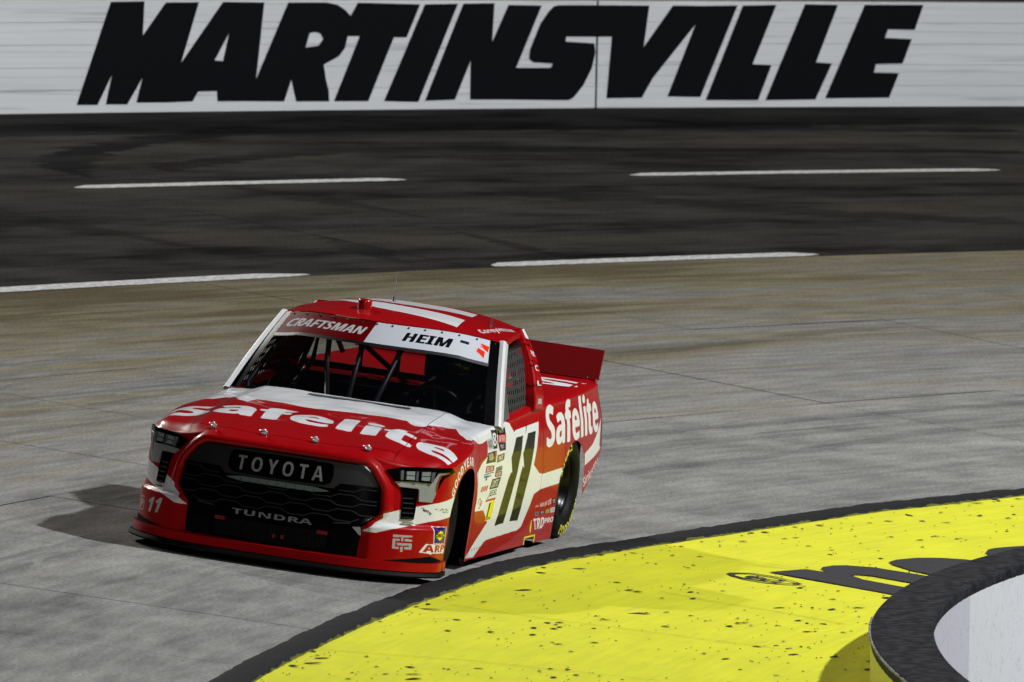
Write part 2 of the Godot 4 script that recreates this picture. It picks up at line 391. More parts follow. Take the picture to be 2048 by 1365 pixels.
func y_low(z: float, eps: float) -> float:
	# eps picks the side of a step
	z += eps
	if z > 1.06 and z < 1.81: return .35 + .335 * sqrt(maxf(0.0, 1.0 - pow((z - 1.435) / .375, 2)))
	if z > -1.80 and z < -1.05: return .35 + .33 * sqrt(maxf(0.0, 1.0 - pow((z + 1.425) / .375, 2)))
	if z <= -1.80: return .283 + (-1.80 - z) * .41
	if z > -.64 and z < -.42: return .092
	if z >= 1.81: return .085
	return .05

func side_mesh(st: SurfaceTool, side: float, s0: float, s1: float, rows: int) -> void:
	var steps := [1.06, 1.81, -1.80, -1.05, -.64, -.42]
	var cols := []
	var n := int(ceil((s1 - s0) / .022))
	for i in n + 1: cols.append([lerpf(s0, s1, float(i) / n), 0.0])
	for zs in steps:
		var ss := s_of_z(zs)
		if ss > s0 and ss < s1:
			cols = cols.filter(func(c): return absf(c[0] - ss) > .004)
			cols.append([ss - .0005, -.002]); cols.append([ss + .0005, .002])
	cols.sort_custom(func(a, b): return a[0] < b[0])
	var g := []; var uv := []
	for c in cols:
		var s: float = c[0]
		var z := out_at(s).y
		var lo := y_low(z, c[1]) if s < s_of_z(2.02) else .085
		var hi := shoulder(s)
		var row := []; var ur := []
		for j in rows + 1:
			var y := lerpf(lo, hi - ROLL, float(j) / rows)
			row.append(sheet(s, y, side)); ur.append(suv(s, y))
		for j in 7:
			var q := roll_pt(s, (j + 1) / 7.0, side)
			row.append(q); ur.append(suv(s, q.y))
		g.append(row); uv.append(ur)
	grid(st, g, uv)

# the rolled edge where a side turns into the top surface; t from 0 to 1
const ROLL := .034
func roll_pt(s: float, t: float, side := 1.0) -> Vector3:
	var hi := shoulder(s)
	var p := sheet0(s, hi - ROLL)
	var d := (out_at(s + .02) - out_at(maxf(s - .02, 0.0))).normalized()
	var a := t * 1.25
	p.x += -d.y * ROLL * (1.0 - cos(a)); p.z += d.x * ROLL * (1.0 - cos(a))
	p.y = hi - ROLL + ROLL * sin(a)
	return Vector3(p.x * side, p.y, p.z)

# a plate with real edges lying on the side sheet; poly in (s, y)
func plate(st: SurfaceTool, poly: PackedVector2Array, side: float, h: float, cell := .045, base := 0.0) -> void:
	if poly.size() < 3: return
	if Geometry2D.is_polygon_clockwise(poly): poly.reverse()
	var lo := poly[0]; var hi := poly[0]
	for q in poly:
		lo = lo.min(q); hi = hi.max(q)
	st.set_smooth_group(0)
	var nx := int(ceil((hi.x - lo.x) / cell)); var ny := int(ceil((hi.y - lo.y) / cell))
	for i in nx:
		for j in ny:
			var a := lo + Vector2(i, j) * cell; var b := a + Vector2(cell, cell)
			for piece in Geometry2D.intersect_polygons(poly, PackedVector2Array([a, Vector2(b.x, a.y), b, Vector2(a.x, b.y)])):
				var t := Geometry2D.triangulate_polygon(piece)
				for k in t:
					st.set_uv(suv(piece[k].x, piece[k].y))
					st.add_vertex(sheet(piece[k].x, piece[k].y, side, h))
	st.set_smooth_group(-1)
	for i in poly.size():
		var a := poly[i]; var b := poly[(i + 1) % poly.size()]
		var n := maxi(1, int(ceil(a.distance_to(b) / cell)))
		for k in n:
			var p := a.lerp(b, float(k) / n); var q := a.lerp(b, float(k + 1) / n)
			st.set_uv(suv(p.x, p.y))
			quad(st, sheet(p.x, p.y, side, h), sheet(q.x, q.y, side, h), sheet(q.x, q.y, side, base), sheet(p.x, p.y, side, base))

func bar_on(st: SurfaceTool, a: Vector2, b: Vector2, w: float, h: float) -> void:
	# a raised rib on the nose between two (x, y) points
	var d := (b - a).normalized(); var n := Vector2(-d.y, d.x) * w * .5
	var k := maxi(1, int(ceil(a.distance_to(b) / .05)))
	st.set_smooth_group(-1)
	for i in k:
		var p := a.lerp(b, float(i) / k); var q := a.lerp(b, float(i + 1) / k)
		var v := []
		for c in [[p + n, 0.0], [p + n * .5, h], [p - n * .5, h], [p - n, 0.0], [q + n, 0.0], [q + n * .5, h], [q - n * .5, h], [q - n, 0.0]]:
			v.append(nose(c[0].x, c[0].y, c[1]))
		for e in 3: quad(st, v[e], v[e + 1], v[e + 5], v[e + 4])

func nose(x: float, y: float, h: float) -> Vector3:
	var s := s_of_x(absf(x))
	return sheet(s, y, 1.0 if x >= 0.0 else -1.0, h)

# raised lettering that follows the nose; box in (x, y); each letter a piece
func nose_text(t: String, f: Font, x0: float, x1: float, y0: float, y1: float, h: float, m: Material, parent: Node3D) -> void:
	for g in text_glyphs(t, f):
		var st := new_st()
		st.set_smooth_group(-1)
		for c in g: st.add_vertex(nose(lerpf(x0, x1, c.x), lerpf(y0, y1, c.y), h))
		obj("grille_letter", st, m, parent)

# ------------------------------------------------------------------ livery (flat print on paint)
const C_RED := Color(.655, .03, .058)
const C_WHITE := Color(.90, .90, .905)
const C_BLACK := Color(.055, .055, .06)
const C_YELLOW := Color(.93, .88, .06)

func px(a: Array) -> PackedVector2Array:        # (s, y) to pixels of the side livery
	var o := pts2(a)
	for i in o.size(): o[i] = Vector2(o[i].x * KT, (1.1 - o[i].y) * KT)
	return o

func sticker(img: Image, key: String, bg: Color, t := "", fg := Color.BLACK, f: Font = null, inset := .1) -> void:
	var q := px(TRACE[key])
	if bg.a > 0.0: fill_poly(img, q, bg)
	if t == "": return
	var c := (q[0] + q[1] + q[2] + q[3]) * .25
	var r := PackedVector2Array()
	for p in q: r.append(c + (p - c) * (1.0 - 2.0 * inset))
	print_text(img, t, f if f else bold, r, fg)

func side_livery(left: bool) -> StandardMaterial3D:
	var img := Image.create(2048, 400, false, Image.FORMAT_RGB8)
	img.fill(C_RED)
	var none := Color(0, 0, 0, 0)
	fill_poly(img, px(TRACE.L_white_door), C_WHITE)
	fill_poly(img, px([3.60, .83, 3.50, .80, 3.40, .797, 3.25, .815, 2.95, .90, 2.9, 1.0, 3.7, 1.0, 3.72, .86]), C_WHITE)
	for key in ["L_num1", "L_num2"]:
		var digit := px(TRACE[key])
		if not left:                       # the digits face the other way on the right door
			for i in digit.size(): digit[i].x = 2.0 * 2.52 * KT - digit[i].x
		fill_poly(img, digit, C_BLACK)
	fill_poly(img, px(TRACE.L_white_rear), C_WHITE)
	fill_poly(img, px([0.0, .57, .15, .57, .14, .80, .10, .93, 0.0, .95]), C_BLACK)
	fill_poly(img, px(TRACE.F_band_up), C_WHITE)
	if left:
		fill_poly(img, px(TRACE.L_slit), C_BLACK)
		print_text(img, "Safelite", bold, px([1.79, .955, .26, .955, .30, .695, 1.85, .682]), C_WHITE, 3.2)
		print_text(img, "SiriusXM", bold, px([.75, .405, .24, .512, .20, .435, .70, .335]), C_WHITE)
		print_text(img, "TRD", bold, px([1.985, .214, 1.70, .208, 1.71, .138, 1.93, .138]), C_WHITE, .8)
		print_text(img, "PRO", bold, px([1.69, .199, 1.49, .198, 1.49, .163, 1.69, .163]), C_WHITE, .5)
		fill_poly(img, px(TRACE.L_arrow), C_YELLOW)
		# the contingency decals
		sticker(img, "S_number8", C_BLACK, "8", C_WHITE, bold, .14)
		sticker(img, "S_paper", Color(.74, .75, .76), "NASCAR", Color(.16, .16, .17), bold, .16)
		sticker(img, "S_crafts_top", C_BLACK, "NASCAR", Color(.75, .75, .75), bold, .24)
		sticker(img, "S_crafts_mid", Color(.72, .05, .06), "CRAFTSMAN", C_WHITE, bold, .12)
		sticker(img, "S_crafts_low", Color(.2, .05, .05), "TRUCK", C_WHITE, bold, .26)
		sticker(img, "S_dark_pic", Color(.12, .11, .08))
		fill_poly(img, px([3.25, .72, 3.15, .725, 3.12, .69, 3.16, .675, 3.24, .68]), Color(.62, .62, .5))
		fill_poly(img, px([3.10, .73, 3.055, .732, 3.075, .668, 3.11, .67]), Color(.72, .36, .12))
		sticker(img, "S_olive", Color(.36, .33, .12), "YKT", C_WHITE, bold, .18)
		sticker(img, "S_rb", Color(.58, .12, .08), "BILCON", C_WHITE, bold, .14)
		sticker(img, "S_blue_line", Color(.2, .28, .58))
		sticker(img, "S_lincoln", Color(.5, .55, .54), "LINCOLN", C_BLACK, bold, .14)
		sticker(img, "S_welders", Color(.45, .05, .05), "WELDERS", C_WHITE, bold, .14)
		fill_poly(img, px([3.36, .587, 3.16, .583, 3.20, .575, 3.28, .572, 3.27, .556, 3.32, .556, 3.31, .572, 3.35, .575]), Color(.30, .34, .55))
		sticker(img, "S_cometic", C_BLACK, "COMETIC", C_WHITE, bold, .14)
		for k in 4:
			var a := 3.385 - k * .042
			fill_poly(img, px([a, .52, a - .03, .52, a - .008, .486, a + .022, .486]), Color(.72, .07, .08))
		sticker(img, "S_jesel", none, "JESEL", C_BLACK, bold, 0.02)
		sticker(img, "S_redstrip", Color(.72, .07, .08))
		sticker(img, "S_xtec", Color(.93, .93, .93), "X-TEC", Color(.62, .1, .12), bold, .28)
		for k in 20:
			var t := TAU * k / 20.0
			if k < 16: fill_poly(img, px([3.40 + .035 * cos(t), .412 + .028 * sin(t), 3.40 + .044 * cos(t), .412 + .034 * sin(t), 3.40 + .044 * cos(t + .33), .412 + .034 * sin(t + .33), 3.40 + .035 * cos(t + .33), .412 + .028 * sin(t + .33)]), C_BLACK)
		sticker(img, "S_yellow", C_YELLOW)
		fill_poly(img, px([3.145, .396, 3.10, .398, 3.135, .35, 3.15, .305, 3.185, .304]), C_BLACK)
		print_text(img, "KENNAMETAL", bold, px([3.19, .303, 3.07, .304, 3.075, .292, 3.20, .29]), C_BLACK)
		for k in ["S_s1", "S_s2", "S_s3", "S_s4"]: sticker(img, k, none, "MOBIL" if k == "S_s1" else "ARE" if k == "S_s2" else "S&I" if k == "S_s3" else "EE", C_WHITE, bold, .02)
		sticker(img, "S_s5", C_BLACK, "TO", C_WHITE, bold, .2)
		sticker(img, "S_s6", Color(.55, .5, .5), "JOYLA", C_BLACK, bold, .15)
		sticker(img, "S_s7", C_BLACK, "ORTO", C_WHITE, bold, .15)
		sticker(img, "S_s8", Color(.55, .66, .08))
		sticker(img, "S_s9", Color(.86, .85, .92), "IDIB", Color(.3, .25, .6), bold, .2)
		# the tyre maker's name over the front arch, one letter at a time along an arc
		var word := "GOODYEAR"
		for k in 8:
			var t := deg_to_rad(33.0 + k * 10.0)
			var c0 := Vector2(s_of_z(1.435) + .392 * cos(t), .35 + .352 * sin(t))
			var up := Vector2(cos(t), sin(t)); var rt := Vector2(-sin(t), cos(t))
			var hh := .055; var ww := .027
			var qd := []
			for c in [up * hh - rt * ww, up * hh + rt * ww, rt * ww, -rt * ww]: qd.append_array([c0.x + c.x, c0.y + c.y])
			print_text(img, word[k], bold, px(qd), C_WHITE, .6)
		# nose corner
		for p in TRACE.F_tg: fill_poly(img, px(p), Color(.72, .71, .70))
		fill_poly(img, px(TRACE.F_sun_white), C_WHITE)
		fill_poly(img, px(TRACE.F_sun_blue), Color(.10, .11, .42))
		fill_poly(img, px(TRACE.F_sun_red), Color(.75, .06, .12))
		fill_poly(img, px(TRACE.F_sun_yel), C_YELLOW)
		print_text(img, "SUNOCO", bold, px(TRACE.F_t_sunoco), Color(.08, .08, .12), .6)
		fill_poly(img, px(TRACE.F_arp_white), C_WHITE)
		print_text(img, "ARP", bold, px(TRACE.F_t_arp), Color(.72, .10, .06), 1.0)
		# rubber scrapes on the white corner
		rng.seed = 41
		for key in ["F_scuff1", "F_scuff2"]:
			var q := pts2(TRACE[key])
			for k in 46:
				var a := q[rng.randi() % q.size()].lerp(q[rng.randi() % q.size()], rng.randf())
				var l := rng.randf_range(.004, .02); var b := a + Vector2(-l, rng.randf_range(-.006, .004)); var w := rng.randf_range(.0012, .0035)
				fill_poly(img, px([a.x, a.y, b.x, b.y, b.x, b.y - w, a.x, a.y - w]), Color(.2, .19, .18))
	else:
		print_text(img, "Safelite", bold, px([.26, .955, 1.79, .955, 1.85, .682, .30, .695]), C_WHITE, 3.2)
		var q := px(TRACE.R_t_11)
		print_text(img, "11", bold, q, Color(.80, .79, .78), 1.2)
		var p0 := Vector2(4.60, .19)
		for l in [[.0, .0, .075, .008], [.0, .082, .06, .008], [.0, .0, .007, .09], [.068, .0, .007, .07]]:
			fill_poly(img, px([p0.x + l[0], p0.y + l[1], p0.x + l[0] + l[2], p0.y + l[1], p0.x + l[0] + l[2], p0.y + l[1] + l[3], p0.x + l[0], p0.y + l[1] + l[3]]), Color(.78, .76, .75))
		print_text(img, "P", bold, px([p0.x + .02, p0.y + .07, p0.x + .058, p0.y + .07, p0.x + .058, p0.y + .02, p0.x + .02, p0.y + .02]), Color(.78, .76, .75), .6)
	# rocker rivets and the jacking mark
	var z := 1.0
	while z > -1.0:
		var s := s_of_z(z)
		if z > -.40 or z < -.66: fill_poly(img, px([s - .007, .108, s + .007, .108, s + .007, .120, s - .007, .120]), Color(.25, .03, .04))
		z -= .062
	var sa := s_of_z(-.665); var sb := s_of_z(-.395)
	fill_poly(img, px([sa, .05, sa + .024, .05, sa + .024, .094, sa, .094]), C_YELLOW)
	fill_poly(img, px([sb - .024, .05, sb, .05, sb, .094, sb - .024, .094]), C_YELLOW)
	fill_poly(img, px([sa, .092, sb, .092, sb, .106, sa, .106]), C_YELLOW)
	return painted(img)

func painted(img: Image, coat := .34) -> StandardMaterial3D:
	img.generate_mipmaps()
	var m := mat(Color.WHITE, .38, 0.0, coat)
	m.metallic_specular = .20
	m.albedo_texture = ImageTexture.create_from_image(img)
	m.clearcoat_roughness = .03
	m.texture_repeat = false
	return m

func tpx(a: Array, x0: float, z0: float, k: float) -> PackedVector2Array:
	var o := pts2(a)
	for i in o.size(): o[i] = Vector2((o[i].x - x0) * k, (o[i].y - z0) * k)
	return o

func hood_livery() -> StandardMaterial3D:
	var k := 380.0
	var img := Image.create(800, 836, false, Image.FORMAT_RGB8)
	img.fill(C_RED)
	var e: Array = [-1.05, .30, -1.05, 1.16, -.80, 1.20]
	e.append_array(TRACE.H_edge.slice(2))
	e.append_array([1.05, 1.20, 1.05, .30])
	fill_poly(img, tpx(e, -1.05, .30, k), C_WHITE)
	print_text(img, "Safelite", bold, tpx([-.93, 1.455, .955, 1.53, .985, 1.86, -.90, 1.80], -1.05, .30, k), C_WHITE, 5.0)
	return painted(img, .8)

func roof_livery() -> StandardMaterial3D:
	var k := 400.0
	var img := Image.create(720, 512, false, Image.FORMAT_RGB8)
	img.fill(C_RED)
	fill_poly(img, tpx([-.62, -.56, -.55, -.66, -.30, -.45, -.08, -.37, .421, -.281, .444, .003, -.02, -.10, -.14, -.14, -.24, -.22], -.9, -.9, k), C_WHITE)
	fill_poly(img, tpx([-.46, -.74, -.20, -.79, .10, -.76, .394, -.715, .414, -.50, .14, -.45, -.075, -.47, -.293, -.56], -.9, -.9, k), C_WHITE)
	print_text(img, "CoreyHEIM", bold, tpx([.55, -.10, .655, -.60, .705, -.58, .62, -.06], -.9, -.9, k), C_WHITE, .6)
	for i in 9:
		var z := -.32 - i * .045
		var x := .565 - .01 * i
		fill_poly(img, tpx([x, z, x + .035, z - .006, x + .037, z - .022, x + .002, z - .016], -.9, -.9, k), Color(.12, .10, .10))
		fill_poly(img, tpx([x + .008, z - .024, x + .028, z - .027, x + .028, z - .032, x + .008, z - .03], -.9, -.9, k), Color(.7, .7, .68))
	return painted(img, .7)

func banner_livery() -> StandardMaterial3D:
	var img := Image.create(1400, 300, false, Image.FORMAT_RGB8)
	img.fill(Color(.80, .81, .84))
	var q := func(a: Array) -> PackedVector2Array:
		var o := pts2(a)
		for i in o.size(): o[i] = Vector2(o[i].x * 1400.0, (1.0 - o[i].y) * 300.0)
		return o
	fill_poly(img, q.call([0, 0, 0, 1, .482, 1, .458, 0]), Color(.40, .015, .035))
	print_text(img, "CRAFTSMAN", bold, q.call([.068, .69, .450, .70, .430, .32, .045, .30]), Color(.78, .77, .78), 2.0)
	print_text(img, "HEIM", bold, q.call([.632, .70, .825, .69, .812, .28, .618, .30]), Color(.05, .05, .06), 3.0)
	fill_poly(img, q.call([.856, .72, .892, .70, .890, .58, .854, .60]), Color(.10, .11, .25))
	fill_poly(img, q.call([.938, .78, .972, .72, .968, .46, .95, .56]), Color(.92, .20, .04))
	fill_poly(img, q.call([.928, .56, .957, .46, .955, .16, .925, .40]), Color(.92, .20, .04))
	for k in 3:
		fill_poly(img, q.call([.93 + k * .002, .74 - k * .06, .945, .74 - k * .06, .945, .70 - k * .06]), Color(.92, .20, .04))
		fill_poly(img, q.call([.916 + k * .002, .50 - k * .06, .93, .50 - k * .06, .93, .46 - k * .06]), Color(.92, .20, .04))
	var m := painted(img)
	m.roughness = .5
	m.clearcoat = .15
	m.metallic_specular = .12
	return m

# ------------------------------------------------------------------ the truck's upper surfaces
const HZ := [.4, .74, 1.2, 1.7, 2.1, 2.2, 2.245, 2.4]
const HY := [.965, .955, .925, .875, .812, .79, .772, .70]
const HX := [0.0, .42, .54, .62, .72, .92, 1.0]
const HD := [0.0, .008, .014, .022, .055, .082, .1]
func hood_y(x: float, z: float) -> float:
	return lerp_table(z, HZ, HY) - lerp_table(absf(x), HX, HD)

const RZ := [-.85, -.4, -.1, .1, .25, .4]
const RY := [1.497, 1.5, 1.48, 1.455, 1.425, 1.39]
func roof_y(x: float, z: float) -> float:
	return lerp_table(z, RZ, RY) - .105 * pow(absf(x / .75), 2.6)

func cowl(u: float) -> Vector3:
	var x := u * .912
	var z := .49 + .25 * (1.0 - u * u)
	return Vector3(x, hood_y(x, z), z)

func ws_top(u: float) -> Vector3:
	var x := u * .745
	var z := -.07 + .32 * (1.0 - u * u)
	return Vector3(x, roof_y(x, z) - .004, z)

func glass_pt(u: float, v: float, h := 0.0) -> Vector3:
	var a := cowl(u) + Vector3(0, .004, -.012); var b := ws_top(u)
	var p := a.lerp(b, v) + Vector3(0, .012, .016) * sin(v * PI)
	return p + Vector3(0, .7, .7) * h

func top_pt(u: float, v: float) -> Vector3:
	var sc := s_of_z(1.95)
	var au := absf(u); var sg := signf(u) if u != 0.0 else 1.0
	var sf := lerpf(STOT, sc, au)
	var fr := roll_pt(sf, 1.0); fr.x *= sg
	var s1 := lerpf(s_of_z(.49), sc, v)
	var sd := roll_pt(s1, 1.0); sd.x *= sg
	var c := cowl(u)
	var p := c.lerp(fr, v)
	var e := cowl(sg).lerp(Vector3(roll_pt(sc, 1.0).x * sg, roll_pt(sc, 1.0).y, roll_pt(sc, 1.0).z), v)
	p += (sd - e) * pow(au, 5)
	var yi := hood_y(p.x, p.z)
	var es := (1.0 - au) * .95; var ef := (1.0 - v) * 1.5
	var fs := 1.0 - pow(1.0 - minf(es / .11, 1.0), 2)
	var ff := 1.0 - pow(1.0 - minf(ef / .10, 1.0), 2)
	var ys := lerpf(sd.y, yi, fs)
	p.y = lerpf(fr.y, ys, ff) if v > .5 else ys
	p.y += (wave.get_noise_2d(p.x * 2.6, p.z * 2.2) * .006 + wave.get_noise_2d(p.x * 6.0 + 30.0, p.z * 6.0) * .0016) * fs * ff
	return p

func make_truck() -> void:
	truck = Node3D.new()
	truck.name = "race_truck"
	add_child(truck)
	truck.basis = Basis(Vector3(0, 0, 1), -deg_to_rad(BANK))
	tag(truck, "red and white number 11 racing pickup truck cornering beside the yellow apron", "truck")
	var paint_l := side_livery(true)
	var paint_r := side_livery(false)
	var paint_h := hood_livery()
	var paint_roof := roof_livery()
	var red := mat(C_RED, .38, 0.0, .42)
	red.metallic_specular = .2
	var white := mat(C_WHITE, .32, 0.0, 1.0)
	var black := mat(Color(.035, .035, .04), .45)
	var gloss_black := mat(Color(.018, .018, .022), .16)
	gloss_black.metallic_specular = .35
	var charcoal := mat(Color(.075, .077, .083), .5)
	var dark := mat(Color(.03, .03, .032), .9)
	dark.metallic_specular = .2
	var silver := mat(Color(.62, .63, .63), .4, .15, .5)
	var chrome := mat(Color(.86, .86, .88), .25, .6)
	var letter := mat(Color(.50, .51, .51), .5)
	var lens := mat(Color(.62, .65, .66), .15, .2, 1.0)
	var amber := mat(Color(.62, .24, .07), .25, 0.0, 1.0)
	var zs := {"quarter_panel": [0.0, s_of_z(-.62)], "door": [s_of_z(-.616), s_of_z(.96)], "front_fender": [s_of_z(.964), 4.62], "front_bumper": [4.62, STOT]}
	for side in [1.0, -1.0]:
		var pm: Material = paint_l if side > 0 else paint_r
		for n in zs:
			var st := new_st()
			side_mesh(st, side, zs[n][0], zs[n][1], 40 if n != "front_bumper" else 60)
			obj(n, st, pm, truck)
	# hood, fender crowns
	var nu := 96; var nv := 80
	var hood_st := new_st()
	var crowns := [new_st(), new_st()]
	var nose_st := new_st()
	for part in 4:
		var u0: float = [-.668, .672, -1.0, -.668][part]
		var u1: float = [.668, 1.0, -.672, .668][part]
		var n: int = [72, 22, 22, 72][part]
		var rows := []; var uvs := []
		for j in nv + 1:
			var row := []; var ur := []
			for i in n + 1:
				var u := lerpf(u0, u1, float(i) / n)
				var cut := .965 - .035 * u * u
				var v := pow(float(j) / nv, .8)
				if part == 0: v *= cut - .0022
				if part == 3: v = lerpf(cut + .0008, 1.0, float(j) / nv)
				var p := top_pt(u, v)
				row.append(p); ur.append(Vector2((p.x + 1.05) * 380.0 / 800.0, (p.z - .30) * 380.0 / 836.0))
			rows.append(row); uvs.append(ur)
		var st: SurfaceTool = hood_st if part == 0 else nose_st if part == 3 else crowns[part - 1]
		grid(st, rows, uvs)
	var hood := obj("hood", hood_st, paint_h, truck)
	obj("nose_panel", nose_st, paint_h, truck)
	for st in crowns: obj("fender_crown", st, paint_h, truck)
	# hood pins, seam of the nose panel, the slot before the windshield
	for x in [-.507, -.168, .168, .507]:
		var st := new_st()
		var z := 2.165 if absf(x) > .3 else 2.185
		var y := hood_y(x, z)
		lathe(st, [[0.0, .012], [.014, .010], [.018, .003], [.018, -.002]], 12, Transform3D(Basis(Vector3(0, 0, 1), PI / 2), Vector3(x, y, z)))
		tube(st, [Vector3(x, y, z), Vector3(x, y + .030, z)], .006, 8)
		tube(st, [Vector3(x - .03, y + .018, z + .004), Vector3(x, y + .024, z), Vector3(x + .022, y + .012, z + .01)], .004, 6)
		obj("hood_pin", st, chrome, hood)
	var vent := new_st()
	for i in 20:
		var a := -.28 + i * .034; var b := a + .034
		var za := .80 + .0 * a - a * a * .25; var zb := .80 - b * b * .25
		vent.set_smooth_group(-1)
		quad(vent, Vector3(a, hood_y(a, za) + .003, za), Vector3(b, hood_y(b, zb) + .003, zb), Vector3(b, hood_y(b, zb + .055) + .003, zb + .055), Vector3(a, hood_y(a, za + .055) + .003, za + .055))
	obj("cowl_vent", vent, mat(Color(.22, .22, .22), .8), hood)
	# ---- nose: grille, bezel, mouth
	var hexa := [Vector2(.545, .690), Vector2(.600, .655), Vector2(.662, .572), Vector2(.672, .55), Vector2(.676, .43), Vector2(.668, .405), Vector2(.60, .335), Vector2(.575, .318)]
	var half := PackedVector2Array([Vector2(STOT, .697)])
	for q in hexa: half.append(Vector2(s_of_x(q.x), q.y))
	half.append(Vector2(s_of_x(.560), .128)); half.append(Vector2(STOT, .122))
	var gst := new_st()
	plate(gst, half.duplicate(), 1.0, .006); plate(gst, half.duplicate(), -1.0, .006)
	var grille := obj("grille", gst, gloss_black, truck)
	var cst := new_st()
	var upper := PackedVector2Array([Vector2(STOT, .690), Vector2(s_of_x(.54), .683), Vector2(s_of_x(.60), .64), Vector2(s_of_x(.655), .572), Vector2(s_of_x(.58), .565), Vector2(s_of_x(.40), .56), Vector2(s_of_x(.36), .525), Vector2(STOT, .52)])
	plate(cst, upper.duplicate(), 1.0, .014, .045, .006); plate(cst, upper.duplicate(), -1.0, .014, .045, .006)
	obj("grille_header", cst, charcoal, grille)
	var bst := new_st()
	var badge := PackedVector2Array([Vector2(STOT, .676), Vector2(s_of_x(.32), .672), Vector2(s_of_x(.342), .66), Vector2(s_of_x(.35), .60), Vector2(s_of_x(.34), .558), Vector2(s_of_x(.30), .537), Vector2(STOT, .533)])
	plate(bst, badge.duplicate(), 1.0, .0165, .045, .014); plate(bst, badge.duplicate(), -1.0, .0165, .045, .014)
	obj("badge_plate", bst, gloss_black, grille)
	nose_text("T O Y O T A", bold, -.285, .285, 0.556, .645, .020, letter, grille)
	nose_text("TUNDRA", bold, -.262, .262, .284, .318, .016, mat(Color(.58, .59, .60), .35, .4), grille)
	# light bar of ten clear blocks
	var lb := mat(Color(.42, .47, .46), .15, .1, 1.0)
	for i in 10:
		var st := new_st()
		var x0 := -.30 + i * .06
		var yb := .486
		var pl := PackedVector2Array([Vector2(s_of_x(absf(x0)), yb), Vector2(s_of_x(absf(x0 + .057)), yb), Vector2(s_of_x(absf(x0 + .057)), yb + .03), Vector2(s_of_x(absf(x0)), yb + .03)])
		if i == 0: pl[0].x = s_of_x(.335); pl[0].y = yb + .013; pl[3].x = s_of_x(.335); pl[3].y = yb + .017
		if i == 9: pl[1].x = s_of_x(.335); pl[1].y = yb + .013; pl[2].x = s_of_x(.335); pl[2].y = yb + .017
		plate(st, pl, 1.0 if x0 > -.001 else -1.0, .030, .045, .008)
		obj("light_block", st, lb, grille)
	# honeycomb ribs
	var rib := mat(Color(.055, .057, .06), .6)
	var comb := new_st()
	var inside := func(p: Vector2) -> bool: return absf(p.x) < .655 and p.y > .325 and p.y < .575 and absf(p.x) < lerpf(.59, .72, clampf((p.y - .325) / .1, 0, 1)) and not (p.y > .515 and absf(p.x) < .37)
	for r in 6:
		for c in range(-5, 6):
			var o := Vector2(c * .30 + (.15 if r % 2 else 0.0), .335 + r * .046)
			var p := [o + Vector2(-.10, 0), o + Vector2(-.05, .023), o + Vector2(.05, .023), o + Vector2(.10, 0)]
			for k in 3:
				if inside.call(p[k]) and inside.call(p[k + 1]): bar_on(comb, p[k], p[k + 1], .010, .014)
			var e: Vector2 = p[3] + Vector2(.10, 0)
			if inside.call(p[3]) and inside.call(e): bar_on(comb, p[3], e, .010, .014)
	obj("honeycomb", comb, rib, grille)
	# lower mouth: mesh bars, tow hooks, brackets, accents
	var mouth := new_st()
	for k in 9: bar_on(mouth, Vector2(-.36, .150 + k * .012), Vector2(.36, .150 + k * .012), .003, .012)
	for k in 46: bar_on(mouth, Vector2(-.36 + k * .016, .146), Vector2(-.36 + k * .016, .25), .003, .012)
	obj("mouth_mesh", mouth, mat(Color(.04, .04, .043), .7), grille)
	for sx in [-1.0, 1.0]:
		var st := new_st()
		plate(st, PackedVector2Array([Vector2(s_of_x(.365), .236), Vector2(s_of_x(.30), .236), Vector2(s_of_x(.30), .258), Vector2(s_of_x(.365), .258)]), sx, .03)
		obj("tow_hook", st, mat(Color(.52, .04, .05), .4), grille)
		st = new_st()
		plate(st, PackedVector2Array([Vector2(s_of_x(.50), .324), Vector2(s_of_x(.39), .314), Vector2(s_of_x(.39), .320), Vector2(s_of_x(.50), .331)]), sx, .016)
		obj("grille_trim", st, mat(Color(.22, .24, .26), .4, .3), grille)
		if sx > 0.0:
			st = new_st()
			plate(st, PackedVector2Array([Vector2(s_of_x(.572), .262), Vector2(s_of_x(.560), .262), Vector2(s_of_x(.515), .308), Vector2(s_of_x(.565), .312)]), sx, .034, .02)
			obj("corner_trim", st, silver, grille)
		st = new_st()
		plate(st, PackedVector2Array([Vector2(s_of_x(.545), .14), Vector2(s_of_x(.40), .14), Vector2(s_of_x(.40), .235), Vector2(s_of_x(.545), .24)]), sx, .016, .045, .006)
		obj("mouth_duct", st, dark, grille)
	for x in [.02, .075]:
		var st := new_st()
		plate(st, PackedVector2Array([Vector2(s_of_x(x + .018), .17), Vector2(s_of_x(x), .17), Vector2(s_of_x(x), .195), Vector2(s_of_x(x + .018), .195)]), 1.0, .02)
		obj("radiator_tag", st, mat(Color(.45, .03, .04), .5), grille)
